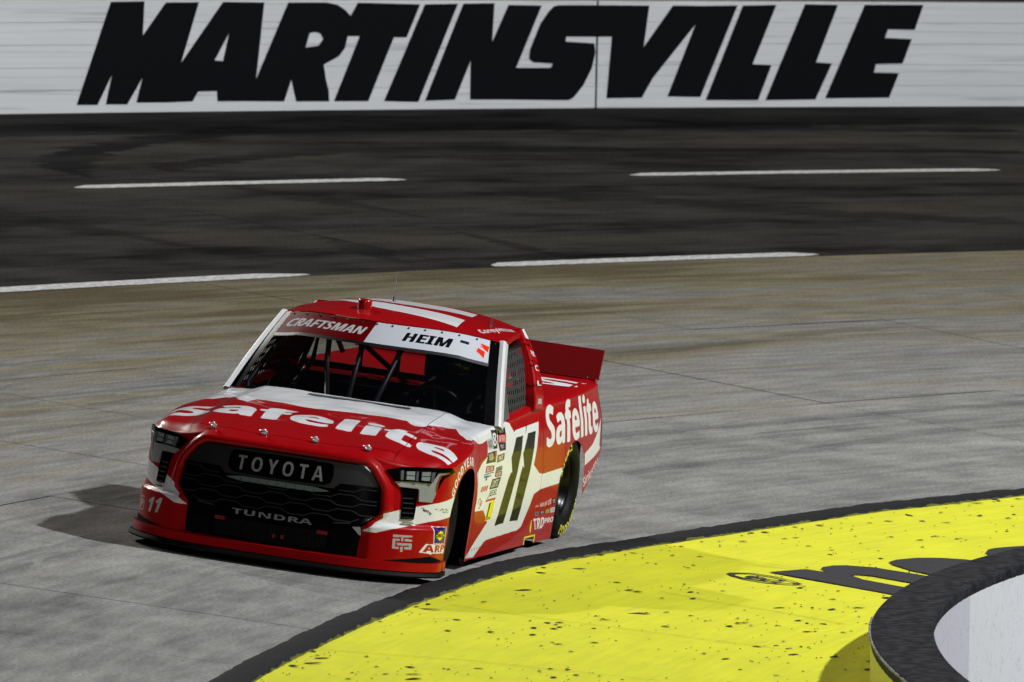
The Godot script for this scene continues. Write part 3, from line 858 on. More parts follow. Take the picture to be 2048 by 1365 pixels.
	# bezel: a red frame that stands proud round the grille
	for side in [1.0, -1.0]:
		var path := [Vector2(0, .697), Vector2(.2, .697), Vector2(.4, .695), Vector2(.52, .692)]
		path.append_array([Vector2(.55, .687), Vector2(.60, .655), Vector2(.662, .572), Vector2(.673, .548), Vector2(.677, .43), Vector2(.670, .405), Vector2(.645, .378), Vector2(.62, .352), Vector2(.60, .334), Vector2(.585, .322)])
		var rows := []; var uvs := []
		for r in [[0.0, .004], [.003, .022], [.003, .022], [.007, .029], [.014, .0335], [.024, .0345], [.036, .0325], [.048, .026], [.062, .015], [.076, .004], [.088, -.004]]:
			var row := []; var ur := []
			for i in path.size():
				var a: Vector2 = path[maxi(i - 1, 0)]; var b: Vector2 = path[mini(i + 1, path.size() - 1)]
				var d := (b - a).normalized()
				var nrm := Vector2(-d.y, d.x)
				if nrm.y < 0 and path[i].y > .68: nrm = -nrm
				if nrm.x < 0: nrm = Vector2(absf(nrm.x), nrm.y)
				if i == 0: nrm = Vector2(0, 1)
				if path[i].y < .42: nrm = Vector2(.86, -.1)
				elif path[i].y < .56: nrm = Vector2(1, .08)
				elif path[i].y < .68: nrm = Vector2(.80, .60)
				elif i > 3: nrm = Vector2(.45, .89)
				else: nrm = Vector2(0, .86)
				var q: Vector2 = path[i] + nrm * r[0]
				var s := s_of_x(maxf(q.x, 0.0))
				var fade := sst(.322, .44, path[i].y)
				row.append(sheet(s, q.y, side, r[1] * fade)); ur.append(suv(s, q.y))
			rows.append(row); uvs.append(ur)
		var st := new_st()
		grid(st, rows.slice(0, 2), uvs.slice(0, 2), 1)
		grid(st, rows.slice(2), uvs.slice(2), 2)
		obj("grille_frame", st, paint_l if side > 0 else paint_r, truck)
	# headlights and the ducts below
	for side in [1.0, -1.0]:
		var st := new_st()
		plate(st, pts2(TRACE.F_hl_black), side, .016, .03)
		var hl := obj("headlight", st, gloss_black, truck)
		st = new_st(); plate(st, pts2(TRACE.F_hl_silver), side, .011, .03); obj("headlight_surround", st, silver, hl)
		st = new_st(); plate(st, pts2(TRACE.F_hl_amber), side, .014, .03); obj("side_marker", st, amber, hl)
		st = new_st(); plate(st, pts2(TRACE.F_hl_dark), side, .012, .03); obj("headlight_edge", st, gloss_black, hl)
		for k in ["F_lens1", "F_lens2"]:
			var q := pts2(TRACE[k])
			for half_k in 2:
				var a := .04 if half_k == 0 else .54; var b := a + .42
				var r := PackedVector2Array([q[0].lerp(q[3], a), q[1].lerp(q[2], a), q[1].lerp(q[2], b), q[0].lerp(q[3], b)])
				st = new_st(); plate(st, r, side, .026, .03, .016); obj("lens", st, lens, hl)
		for k in ["F_rib1", "F_rib2", "F_rib3"]:
			st = new_st(); plate(st, pts2(TRACE[k]), side, .028, .03, .016); obj("lens_rib", st, mat(Color(.42, .43, .44), .3, .3, .5), hl)
		st = new_st(); plate(st, pts2(TRACE.F_duct), side, .007, .03)
		var duct := obj("bumper_duct", st, gloss_black, truck)
		var dq := pts2(TRACE.F_duct)
		for k in 6:
			var y := .36 + k * .03
			var sa := lerpf(dq[3].x, dq[4].x, .08); var sb := lerpf(dq[3].x, dq[4].x, .92)
			st = new_st(); plate(st, PackedVector2Array([Vector2(sa, y), Vector2(sb, y), Vector2(sb, y + .006), Vector2(sa, y + .006)]), side, .014, .03, .006)
			obj("louvre", st, charcoal, duct)
	# the slot between each bumper corner and the valance
	for side in [1.0, -1.0]:
		var st := new_st()
		plate(st, pts2(TRACE.F_slot), side, .003, .03)
		obj("bumper_slot", st, dark, truck)
	# valance and splitter
	var splitter_m := mat(Color(.065, .05, .055), .6)
	splitter_m.metallic_specular = .25
	for spec in [["front_valance", red, [[.122, -.004], [.119, .046], [.066, .052], [.062, -.03]]], ["splitter", splitter_m, [[.061, -.03], [.060, .062], [.040, .072], [.030, .068], [.030, -.30]]]]:
		var st := new_st()
		var rows := []
		for r in spec[2]:
			var row := []
			for i in 121:
				var s := lerpf(s_of_z(1.815), 2.0 * STOT - s_of_z(1.815), i / 120.0)
				var sm := minf(s, 2.0 * STOT - s)
				var p := out_at(sm); var d := (out_at(sm + .02) - out_at(sm - .02)).normalized()
				var h: float = r[1] * (1.0 if r[1] < 0 else lerpf(.25, 1.0, sst(s_of_z(1.82), s_of_z(2.0), sm)))
				var q := p - Vector2(-d.y, d.x) * h
				row.append(Vector3(q.x * (1.0 if s <= STOT else -1.0), r[0], q.y))
			rows.append(row)
		for k in rows.size() - 1: grid(st, [rows[k], rows[k + 1]], [], k + 1)
		obj(spec[0], st, spec[1], truck)
	make_cab(red, white, paint_roof, gloss_black, black, dark)
	make_rear(red, black, dark)
	make_wheels()

func make_cab(red: Material, white: Material, paint_roof: Material, gloss_black: Material, black: Material, dark: Material) -> void:
	# roof
	var rows := []; var uvs := []
	for j in 41:
		var row := []; var ur := []
		for i in 49:
			var u := lerpf(-1.0, 1.0, i / 48.0)
			var zf := -.07 + .32 * (1.0 - u * u)
			var z := lerpf(zf, -.80, j / 40.0)
			var x := u * lerpf(.75, .70, clampf((-.07 - z) / .73, 0, 1))
			row.append(Vector3(x, roof_y(x, z), z)); ur.append(Vector2((x + .9) * 400.0 / 720.0, (z + .9) * 400.0 / 512.0))
		rows.append(row); uvs.append(ur)
	var st := new_st()
	grid(st, rows, uvs)
	# folded rails along the sides
	for e in [0, 48]:
		var a := []; var b := []; var ua := []
		for j in 41:
			var p: Vector3 = rows[j][e]
			a.append(p); b.append(p + Vector3(.008 * signf(p.x), -.032, 0)); ua.append(uvs[j][e])
		grid(st, [a, b], [ua, ua], 3)
	var roof := obj("roof", st, paint_roof, truck)
	st = new_st()
	lathe(st, [[0.0, .062], [.030, .062], [.042, .056], [.046, .046], [.046, -.012]], 28, Transform3D(Basis(Vector3(0, 0, 1), PI / 2), Vector3(-.205, roof_y(-.2, -.06), -.06)))
	obj("camera_pod", st, mat(C_RED, .28, 0, 1.0), roof)
	st = new_st()
	var ab := Vector3(-.16, roof_y(-.16, -.62), -.62)
	tube(st, [ab, ab + Vector3(0, .03, 0)], .012, 10); tube(st, [ab, ab + Vector3(0, .19, -.01)], .0022, 6)
	obj("antenna", st, mat(Color(.2, .2, .24), .35, .6), roof)
	# windshield: pane, banner, black border
	var pane := mat(Color(.04, .045, .055, .42), .03)
	pane.transparency = BaseMaterial3D.TRANSPARENCY_ALPHA
	pane.metallic_specular = .5
	var strip := func(u0: float, u1: float, v0: float, v1: float, n: int, m: int, h: float) -> SurfaceTool:
		var s := new_st(); var rr := []; var uu := []
		for j in m + 1:
			var r := []; var w := []
			for i in n + 1:
				r.append(glass_pt(lerpf(u0, u1, float(i) / n), lerpf(v0, v1, float(j) / m), h)); w.append(Vector2(float(i) / n, 1.0 - float(j) / m))
			rr.append(r); uu.append(w)
		grid(s, rr, uu)
		return s
	var ws := obj("windshield", strip.call(-.965, .965, 0.0, .705, 40, 24, 0.0), pane, truck)
	obj("windshield_banner", strip.call(-.955, .955, .700, .992, 40, 12, .003), banner_livery(), ws)
	for s in [-1.0, 1.0]: obj("windshield_border", strip.call(s * .905, s * .985, 0.0, 1.0, 6, 24, .0045), gloss_black, ws)
	obj("windshield_border", strip.call(-.91, .91, .66, .699, 40, 2, .0045), mat(Color(.03, .03, .035), .5), ws)
	for k in 14:
		var s := new_st()
		var u: float = lerpf(-.86, .94, k / 13.0)
		var p := glass_pt(u, .965, .005)
		lathe(s, [[0.0, .005], [.006, .004], [.008, 0.0]], 8, Transform3D(Basis(Vector3(0, 0, 1), PI / 2).rotated(Vector3.RIGHT, .8), p))
		obj("bolt", s, mat(Color(.16, .16, .2), .35, .7), ws)
	# windshield pillars
	for s in [-1.0, 1.0]:
		st = new_st()
		var rr := []
		for o in [Vector3(-.020, .010, .012), Vector3(.006, .014, .016), Vector3(.022, .006, .004), Vector3(.030, -.016, -.030), Vector3(-.01, -.02, -.03), Vector3(-.020, .010, .012)]:
			var row := []
			for j in 21:
				var v := lerpf(-.02, 1.02, j / 20.0)
				var p := glass_pt(1.0, v)
				row.append(Vector3((p.x + o.x) * s, p.y + o.y, p.z + o.z))
			rr.append(row)
		for k in rr.size() - 1: grid(st, [rr[k], rr[k + 1]], [], k + 1)
		obj("windshield_pillar", st, white, truck)
	# rear pillars: curved sails with a deep front return
	var bf := [[.700, 1.425, -.690], [.763, 1.345, -.631], [.843, 1.222, -.544], [.909, 1.069, -.447], [.930, .940, -.412]]
	var br := [[.695, 1.425, -.800], [.784, 1.318, -.735], [.856, 1.201, -.690], [.912, 1.060, -.650], [.932, .940, -.630]]
	var cf := Curve3D.new(); var cr := Curve3D.new()
	for i in 5:
		var t := Vector3.ZERO
		if i > 0 and i < 4: t = (Vector3(bf[i + 1][0], bf[i + 1][1], bf[i + 1][2]) - Vector3(bf[i - 1][0], bf[i - 1][1], bf[i - 1][2])) / 6.0
		cf.add_point(Vector3(bf[i][0], bf[i][1], bf[i][2]), -t, t)
		cr.add_point(Vector3(br[i][0], br[i][1], br[i][2]), -t, t)
	for s in [-1.0, 1.0]:
		var lines := [[], [], [], [], []]
		for j in 25:
			var a := cf.sample(int(j / 6.001), fmod(j / 6.0, 1.0)) if j < 24 else cf.get_point_position(4)
			var b := cr.sample(int(j / 6.001), fmod(j / 6.0, 1.0)) if j < 24 else cr.get_point_position(4)
			var q := [a + Vector3(-.10, 0, -.012), a + Vector3(-.006, 0, .004), a + Vector3(.002, .002, -.010), b, b + Vector3(-.16, 0, -.02)]
			for k in 5: lines[k].append(Vector3(q[k].x * s, q[k].y, q[k].z))
		st = new_st()
		for k in 4: grid(st, [lines[k], lines[k + 1]], [], k + 1)
		var pil := obj("rear_pillar", st, red, truck)
		# small decals down the sail
		if s > 0:
			for d in [[.02, .17, "O", Color(.9, .9, .9)], [.33, .40, "PMI", Color.WHITE], [.50, .56, "C", Color.WHITE], [.66, .71, "L", Color.WHITE], [.84, .90, "iRK", Color.WHITE]]:
				var ds := new_st()
				var o := text_tris(d[2], bold)
				ds.set_smooth_group(-1)
				if d[0] < .1:
					for c in [[.12, 0], [.88, 0], [.88, 1], [.12, 0], [.88, 1], [.12, 1]]: ds.add_vertex(sail(cf, cr, lerpf(d[0], d[1], c[1]), lerpf(.12, .88, c[0])))
				else:
					for c in o: ds.add_vertex(sail(cf, cr, lerpf(d[1], d[0], c.y), lerpf(.22, .72, c.x)))
				obj("decal", ds, mat(C_WHITE, .4), pil)
	# side window: net of woven straps, vent pane, sill
	var strap := mat(Color(.20, .21, .22), .8)
	var vent_m := mat(Color(.45, .48, .54, .42), .05)
	vent_m.transparency = BaseMaterial3D.TRANSPARENCY_ALPHA
	for s in [-1.0, 1.0]:
		var c00 := Vector3(.855, .915, .34); var c10 := Vector3(.868, .93, -.41); var c11 := Vector3(.735, 1.325, -.60); var c01 := Vector3(.752, 1.29, .0)
		var np := func(a: float, b: float) -> Vector3:
			var p := c00.lerp(c10, a).lerp(c01.lerp(c11, a), b) + Vector3(.02, 0, 0) * sin(PI * b)
			return Vector3(p.x * s, p.y, p.z)
		st = new_st()
		st.set_smooth_group(-1)
		# broad bands across, short bars between: the slots are open
		for k in 8:
			var b0: float = lerpf(0.0, 1.0, k / 7.0) - .035; var b1 := b0 + .065
			b0 = maxf(b0, 0.0); b1 = minf(b1, 1.0)
			for i in 10: quad(st, np.call(i / 10.0, b0), np.call((i + 1) / 10.0, b0), np.call((i + 1) / 10.0, b1), np.call(i / 10.0, b1))
		for i in 14:
			var a0 := i / 13.0 - .02; var a1 := a0 + .042
			a0 = maxf(a0, 0.0); a1 = minf(a1, 1.0)
			for k in 8:
				var p0 := k / 8.0; var p1 := (k + 1) / 8.0
				var off := Vector3(.003 * s, 0, 0)
				quad(st, np.call(a0, p0) + off, np.call(a1, p0) + off, np.call(a1, p1) + off, np.call(a0, p1) + off)
		obj("window_net", st, strap, truck)
		st = new_st()
		tube(st, [np.call(-.02, 1.03), np.call(.5, 1.04), np.call(1.02, 1.03)], .016, 10)
		obj("net_rod", st, mat(Color(.06, .06, .065), .4, .4), truck)
		st = new_st()
		st.set_smooth_group(-1)
		var g0 := glass_pt(1.0, .0); var g1 := glass_pt(1.0, .62)
		var va := Vector3((g0.x + .012) * s, g0.y + .012, g0.z - .02); var vb := Vector3((g1.x + .02) * s, g1.y, g1.z - .03); var vc := Vector3(.905 * s, .918, .16)
		tri(st, va, vb, vc)
		var th := Vector3(-.004 * s, 0, 0)
		tri(st, va + th, vc + th, vb + th)
		quad(st, vb, vb + th, vc + th, vc)
		obj("vent_window", st, vent_m, truck)
		st = new_st()
		var ra := []; var rb := []; var rc := []
		for j in 13:
			var z := lerpf(.50, -.62, j / 12.0)
			var ss := s_of_z(z); var p := roll_pt(ss, 1.0, s)
			ra.append(p); rb.append(p + Vector3(-.03 * s, .006, 0)); rc.append(p + Vector3(-.09 * s, -.01, 0))
		grid(st, [ra, rb], [], 1); grid(st, [rb, rc], [], 2)
		obj("window_sill", st, red, truck)
	# cab interior: floor tub, dash, cage, seat, wheel
	st = new_st()
	box(st, Vector3(0, .66, .50), Vector3(.84, .22, .035), Basis.IDENTITY, .01)
	box(st, Vector3(0, .885, .44), Vector3(.80, .012, .13), Basis(Vector3.RIGHT, .18), .005)
	box(st, Vector3(0, .25, -.12), Vector3(.86, .02, .75), Basis.IDENTITY, .005)
	box(st, Vector3(0, .64, -.86), Vector3(.80, .38, .02), Basis.IDENTITY, .005)
	obj("cab_tub", st, dark, truck)
	var cage := mat(Color(.10, .10, .11), .45)
	var bars := []
	for d in [[-.22, -.44], [-.06, -.11], [.14, .23]]:
		bars.append([glass_pt(d[0], .02) + Vector3(0, -.03, -.06), glass_pt(lerpf(d[0], d[1], .5), .4) + Vector3(0, -.02, -.07), glass_pt(lerpf(d[0], d[1], 1.2), .97) + Vector3(0, -.03, -.05)])
	for s in [-1.0, 1.0]:
		bars.append([Vector3(.80 * s, .55, .42), Vector3(.80 * s, .93, .40), Vector3(.68 * s, 1.34, -.12), Vector3(.64 * s, 1.40, -.30), Vector3(.62 * s, 1.40, -.62)])
		bars.append([Vector3(.74 * s, .30, -.66), Vector3(.76 * s, .95, -.66), Vector3(.62 * s, 1.39, -.64)])
		bars.append([Vector3(.62 * s, 1.38, -.66), Vector3(.52 * s, 1.10, -.84)])
		for y in [.50, .64, .78]: bars.append([Vector3(.80 * s, y, .40), Vector3(.84 * s, y, -.1), Vector3(.76 * s, y, -.64)])
	bars.append([Vector3(-.62, 1.39, -.64), Vector3(0, 1.42, -.64), Vector3(.62, 1.39, -.64)])
	bars.append([Vector3(-.66, 1.35, -.10), Vector3(0, 1.41, .14), Vector3(.66, 1.35, -.10)])
	bars.append([Vector3(.10, .90, .30), Vector3(.30, 1.06, -.20), Vector3(.46, 1.22, -.62)])
	bars.append([Vector3(-.55, .88, .36), Vector3(-.48, 1.10, .05), Vector3(-.47, 1.36, -.02)])
	bars.append([Vector3(-.74, .92, -.66), Vector3(.10, .90, -.66), Vector3(.74, .92, -.66)])
	bars.append([Vector3(-.60, 1.36, -.66), Vector3(.0, .95, -.70)])
	for b in bars:
		st = new_st(); tube(st, b, .018, 12); obj("roll_bar", st, cage, truck)
	# window bars at the back
	for x in [-.40, -.14, .12, .36]:
		st = new_st(); box(st, Vector3(x, 1.20, -.845), Vector3(.017, .26, .008), Basis(Vector3.RIGHT, .10), .003); obj("rear_window_bar", st, black, truck)
	st = new_st()
	box(st, Vector3(.40, .50, -.40), Vector3(.24, .10, .24), Basis.IDENTITY, .04)
	box(st, Vector3(.40, .82, -.60), Vector3(.23, .36, .05), Basis(Vector3.RIGHT, -.14), .03)
	for s in [-1.0, 1.0]:
		box(st, Vector3(.40 + .235 * s, .75, -.48), Vector3(.03, .26, .13), Basis.IDENTITY, .025)
		box(st, Vector3(.40 + .185 * s, 1.16, -.46), Vector3(.022, .10, .16), Basis(Vector3.UP, .12 * s), .02)
	box(st, Vector3(.40, 1.17, -.63), Vector3(.19, .11, .03), Basis.IDENTITY, .02)
	obj("seat", st, mat(Color(.05, .05, .055), .7), truck)
	st = new_st()
	var sb := Basis(Vector3.RIGHT, -1.0)
	var ring := []
	for k in 41:
		var t := TAU * k / 40.0
		ring.append(Vector3(.40, .90, .14) + sb * Vector3(cos(t) * .185, 0, sin(t) * .185))
	tube(st, ring, .016, 8)
	for k in 3:
		var t := TAU * k / 3.0 + PI / 2
		tube(st, [Vector3(.40, .89, .15), Vector3(.40, .90, .14) + sb * Vector3(cos(t) * .18, 0, sin(t) * .18)], .012, 6)
	tube(st, [Vector3(.40, .885, .15), Vector3(.40, .80, .38)], .022, 8)
	obj("steering_wheel", st, mat(Color(.06, .06, .06), .6), truck)

func sail(cf: Curve3D, cr: Curve3D, t: float, w: float) -> Vector3:
	var k := clampf(t, 0.0, .999) * 4.0
	var a := cf.sample(int(k), fmod(k, 1.0)); var b := cr.sample(int(k), fmod(k, 1.0))
	return a.lerp(b, w) + Vector3(.005, .003, 0)

func make_rear(red: Material, black: Material, dark: Material) -> void:
	# bed cover between the rails
	var rows := []
	for j in 31:
		var z := lerpf(-.60, -2.50, j / 30.0)
		var s := s_of_z(z); var p := roll_pt(s, 1.0)
		var row := []
		for i in 33:
			var u := lerpf(-1, 1, i / 32.0)
			var e := 1.0 - absf(u)
			row.append(Vector3(u * p.x, p.y + .014 * (1.0 - pow(1.0 - minf(e / .06, 1.0), 2)) - .004 * sst(.06, .14, e), z))
		rows.append(row)
	var st := new_st()
	grid(st, rows)
	var cover := obj("bed_cover", st, red, truck)
	st = new_st()
	st.set_smooth_group(-1)
	for c in text_tris("S", bold):
		var x := lerpf(.40, .86, c.x); var z := lerpf(-1.75, -2.15, c.y)
		var sv := s_of_z(z)
		st.add_vertex(Vector3(x, roll_pt(sv, 1.0).y + .0125, z))
	obj("decal", st, mat(C_WHITE, .4), cover)
	# tail
	st = new_st()
	rows = []
	for j in 11:
		var y := lerpf(.56, .99, j / 10.0)
		var p := sheet(0.0, y)
		rows.append([Vector3(-p.x, y, p.z), Vector3(-.3, y, p.z - .03), Vector3(.3, y, p.z - .03), Vector3(p.x, y, p.z)])
	grid(st, rows)
	obj("tail_panel", st, red, truck)
	# spoiler: clear-edged red blade with a hinge strip
	st = new_st()
	var bl := Vector3(0, 1.11, -2.492)
	box(st, bl, Vector3(.862, .108, .004), Basis(Vector3.RIGHT, -.36), .002)
	var sp := obj("spoiler", st, mat(Color(.50, .018, .03), .35, 0.0, .6), truck)
	st = new_st()
	box(st, Vector3(0, 1.014, -2.446), Vector3(.85, .004, .018), Basis.IDENTITY, .002)
	obj("spoiler_hinge", st, mat(Color(.45, .03, .04), .4), sp)
	for k in 7:
		st = new_st()
		lathe(st, [[0.0, .006], [.007, .004], [.009, 0.0]], 8, Transform3D(Basis(Vector3(0, 0, 1), PI / 2), Vector3(lerpf(-.78, .78, k / 6.0), 1.019, -2.444)))
		obj("bolt", st, mat(Color(.4, .1, .1), .35, .5), sp)
	# chassis: floor pan, wheel wells
	st = new_st()
	box(st, Vector3(0, .12, 0), Vector3(.80, .02, 1.02), Basis.IDENTITY, .005)
	box(st, Vector3(0, .42, 1.40), Vector3(.58, .30, .75), Basis.IDENTITY, .02)
	box(st, Vector3(0, .48, -1.55), Vector3(.58, .32, .85), Basis.IDENTITY, .02)
	box(st, Vector3(0, .40, .96), Vector3(.90, .34, .02), Basis.IDENTITY, .005)
	box(st, Vector3(0, .46, -.99), Vector3(.93, .40, .02), Basis.IDENTITY, .005)
	box(st, Vector3(0, .60, -1.90), Vector3(.92, .28, .02), Basis.IDENTITY, .005)
	obj("chassis", st, dark, truck)

func make_wheels() -> void:
	var rubber := mat(Color(.05, .05, .058), .62)
	rubber.metallic_specular = .3
	var rimm := mat(Color(.045, .045, .05), .3, .5)
	var yel := mat(Color(.90, .87, .25), .6)
	var prof := [[.195, .085], [.205, .118], [.225, .135], [.26, .146], [.30, .143], [.325, .130], [.340, .112], [.347, .085], [.350, .04], [.350, -.04], [.347, -.085], [.340, -.112], [.30, -.143], [.225, -.135], [.195, -.09]]
	var rim := [[.0, .055], [.03, .055], [.045, .045], [.06, .03], [.10, .022], [.14, .035], [.165, .05], [.178, .08], [.19, .100], [.200, .104], [.203, .096], [.19, .05], [.185, -.09]]
	var tyre_mesh: Mesh; var rim_mesh: Mesh
	var st := new_st(); lathe(st, prof, 72, Transform3D.IDENTITY); st.generate_normals(); tyre_mesh = st.commit()
	st = new_st(); lathe(st, rim, 48, Transform3D.IDENTITY)
	for k in 5:
		var t := TAU * k / 5
		lathe(st, [[0.0, .05], [.011, .05], [.013, .03]], 8, Transform3D(Basis.IDENTITY, Vector3(0, cos(t) * .065, sin(t) * .065)))
	st.generate_normals(); rim_mesh = st.commit()
	# sidewall lettering wrapped round the tyre, each letter a piece
	var glyphs := []
	for w in [["GOODYEAR", 200.0, 92.0], ["EAGLE", 20.0, 62.0]]:
		for g in text_glyphs(w[0], bold):
			st = new_st(); st.set_smooth_group(-1)
			for c in g:
				var a := deg_to_rad(w[1] + (1.0 - c.x) * w[2]); var r := lerpf(.258, .324, c.y)
				var x := lerpf(.1475, .136, clampf((r - .29) / .035, 0, 1)) + .0015
				st.add_vertex(Vector3(x, r * sin(a), r * cos(a)))
			st.generate_normals(); glyphs.append(st.commit())
	for w in [[1.0, 1.4225, -.012, .07], [-1.0, 1.4225, -.012, .07], [1.0, -1.4225, .017, 0.0], [-1.0, -1.4225, .017, 0.0]]:
		var wheel := MeshInstance3D.new()
		wheel.name = "wheel"
		wheel.mesh = rim_mesh
		wheel.material_override = rimm
		truck.add_child(wheel, true)
		wheel.position = Vector3((.75 if w[1] > 0.0 else .838) * w[0], .349 + w[2], w[1])
		wheel.rotation.y = w[3] + (0.0 if w[0] > 0 else PI)
		var pieces := [["tyre", tyre_mesh, rubber]]
		if w[1] < 0.0:
			for g in glyphs: pieces.append(["tyre_letter", g, yel])
		for p in pieces:
			var o := MeshInstance3D.new()
			o.name = p[0]; o.mesh = p[1]; o.material_override = p[2]
			wheel.add_child(o, true)

# ------------------------------------------------------------------ the driver
func nets(st: SurfaceTool, bones: Array, cell: float, k := .03, xf := Transform3D.IDENTITY) -> void:
	var lo := Vector3(INF, INF, INF); var hi := -lo
	for b in bones:
		var m := maxf(b[2], b[3]) + k + cell * 2.0
		for e in [b[0], b[1]]:
			lo = lo.min(e - Vector3.ONE * m); hi = hi.max(e + Vector3.ONE * m)
	var n := Vector3i(((hi - lo) / cell).ceil()) + Vector3i.ONE
	var f := PackedFloat32Array(); f.resize(n.x * n.y * n.z); f.fill(1.0)
	for b in bones:
		var m := maxf(b[2], b[3]) + k + cell * 1.5
		var a0 := Vector3i(((b[0].min(b[1]) - Vector3.ONE * m - lo) / cell).floor()).clamp(Vector3i.ZERO, n - Vector3i.ONE)
		var a1 := Vector3i(((b[0].max(b[1]) + Vector3.ONE * m - lo) / cell).ceil()).clamp(Vector3i.ZERO, n - Vector3i.ONE)
		var ab: Vector3 = b[1] - b[0]; var l2 := maxf(ab.length_squared(), 1e-8)
		for z in range(a0.z, a1.z + 1):
			for y in range(a0.y, a1.y + 1):
				for x in range(a0.x, a1.x + 1):
					var p := lo + Vector3(x, y, z) * cell
					var t := clampf((p - b[0]).dot(ab) / l2, 0.0, 1.0)
					var d: float = p.distance_to(b[0] + ab * t) - lerpf(b[2], b[3], t)
					var i := x + n.x * (y + n.y * z)
					var h := maxf(k - absf(f[i] - d), 0.0) / k
					f[i] = minf(f[i], d) - h * h * k * .25
	var vert := {}
	for z in n.z - 1:
		for y in n.y - 1:
			for x in n.x - 1:
				var c := Vector3.ZERO; var cnt := 0
				var v := []
				for q in 8: v.append(f[(x + (q & 1)) + n.x * ((y + ((q >> 1) & 1)) + n.y * (z + (q >> 2)))])
				if v.min() >= 0.0 or v.max() < 0.0: continue
				for e in [[0, 1], [2, 3], [4, 5], [6, 7], [0, 2], [1, 3], [4, 6], [5, 7], [0, 4], [1, 5], [2, 6], [3, 7]]:
					if (v[e[0]] < 0.0) != (v[e[1]] < 0.0):
						var t: float = v[e[0]] / (v[e[0]] - v[e[1]])
						var pa := Vector3(e[0] & 1, (e[0] >> 1) & 1, e[0] >> 2); var pb := Vector3(e[1] & 1, (e[1] >> 1) & 1, e[1] >> 2)
						c += pa.lerp(pb, t); cnt += 1
				vert[x + n.x * (y + n.y * z)] = lo + (Vector3(x, y, z) + c / cnt) * cell
	st.set_smooth_group(0)
	var dx := 1; var dy := n.x; var dz := n.x * n.y
	for z in range(1, n.z - 1):
		for y in range(1, n.y - 1):
			for x in range(1, n.x - 1):
				var i := x + n.x * (y + n.y * z)
				for ax in [[dx, dy, dz], [dy, dz, dx], [dz, dx, dy]]:
					var a := f[i] < 0.0; var b := f[i + ax[0]] < 0.0
					if a == b: continue
					var q := [i - ax[1] - ax[2], i - ax[2], i, i - ax[1]]
					if not (vert.has(q[0]) and vert.has(q[1]) and vert.has(q[2]) and vert.has(q[3])): continue
					if a: q.reverse()
					quad(st, xf * vert[q[0]], xf * vert[q[1]], xf * vert[q[2]], xf * vert[q[3]])

func make_driver() -> void:
	var o := Vector3(.40, 0, 0)
	var V := func(x: float, y: float, z: float) -> Vector3: return o + Vector3(x, y, z)
	var st := new_st()
	var bones := []
	bones.append([V.call(0, .60, -.42), V.call(0, .74, -.46), .135, .135])
	bones.append([V.call(0, .74, -.46), V.call(0, .94, -.49), .14, .155])
	bones.append([V.call(-.13, .98, -.48), V.call(.13, .98, -.48), .075, .075])
	bones.append([V.call(0, .98, -.48), V.call(0, 1.08, -.45), .06, .055])
	for s in [-1.0, 1.0]:
		bones.append([V.call(.18 * s, .98, -.47), V.call(.24 * s, .76, -.25), .058, .046])
		bones.append([V.call(.24 * s, .76, -.25), V.call(.175 * s, .905, .06), .045, .032])
		bones.append([V.call(.09 * s, .60, -.40), V.call(.13 * s, .66, .06), .088, .062])
		bones.append([V.call(.13 * s, .66, .06), V.call(.11 * s, .38, .36), .058, .042])
		bones.append([V.call(.11 * s, .36, .36), V.call(.11 * s, .42, .47), .042, .036])
	nets(st, bones, .02, .05)
	# gloved hands closed on the rim: palm, four fingers, thumb
	for s in [-1.0, 1.0]:
		var w := Vector3(.175 * s, .905, .06) + o
		var rimp: Vector3 = o + Vector3(.178 * s, .928, .155)
		var hb := [[w, w + Vector3(0, .018, .06), .030, .034]]
		for k in 4:
			var off := Vector3(0, .034 - .019 * k, -.012 + .008 * k)
			var root: Vector3 = w + Vector3(.004 * s, .02, .07) + off
			var mid: Vector3 = rimp + off + Vector3(.024 * s, .0, .022)
			var tip: Vector3 = rimp + off + Vector3(-.016 * s, -.002, .024 - .003 * absf(k - 1.0))
			hb.append([root, mid, .0105, .0095]); hb.append([mid, tip, .0095, .008])
		hb.append([w + Vector3(-.022 * s, .02, .035), rimp + Vector3(-.030 * s, .03, -.012), .012, .0105])
		hb.append([rimp + Vector3(-.030 * s, .03, -.012), rimp + Vector3(-.012 * s, .045, .014), .0105, .009])
		nets(st, hb, .0055, .008)
	var body := obj("person", st, mat(Color(.07, .065, .08), .85), self)
	body.transform = truck.transform
	tag(body, "driver in dark suit and black helmet gripping the steering wheel inside the cab", "person")
	st = new_st()
	var rows := []
	for j in 21:
		var t := PI * j / 20.0
		var row := []
		for i in 33:
			var a := TAU * i / 32.0
			var d := Vector3(sin(t) * sin(a), cos(t), sin(t) * cos(a))
			var r := Vector3(.125, .14, .150)
			var p := d * r
			if d.y < -.2 and d.z > .2: p.z += .028 * sst(.2, .8, d.z) * sst(-.2, -.6, d.y)     # chin bar
			if d.z > .55 and d.y > -.22 and d.y < .34: p -= d * .010                                 # eye port
			row.append(Vector3(.40, 1.18, -.40) + p)
		rows.append(row)
	grid(st, rows)
	var helmet := obj("helmet", st, mat(Color(.05, .05, .06), .2, 0.0, 1.0), body)
	st = new_st()
	rows = []
	for j in 7:
		var row := []
		for i in 17:
			var a := lerpf(-.95, .95, i / 16.0); var y := lerpf(-.22, .36, j / 6.0)
			var c := sqrt(1.0 - y * y)
			row.append(Vector3(.40, 1.18, -.40) + Vector3(c * sin(a) * .127, y * .142, c * cos(a) * .153))
		rows.append(row)
	grid(st, rows)
	obj("visor", st, mat(Color(.03, .03, .035), .06, .2, 1.0), helmet)

# ------------------------------------------------------------------ the place
func tan_bank() -> float: return tan(deg_to_rad(BANK))

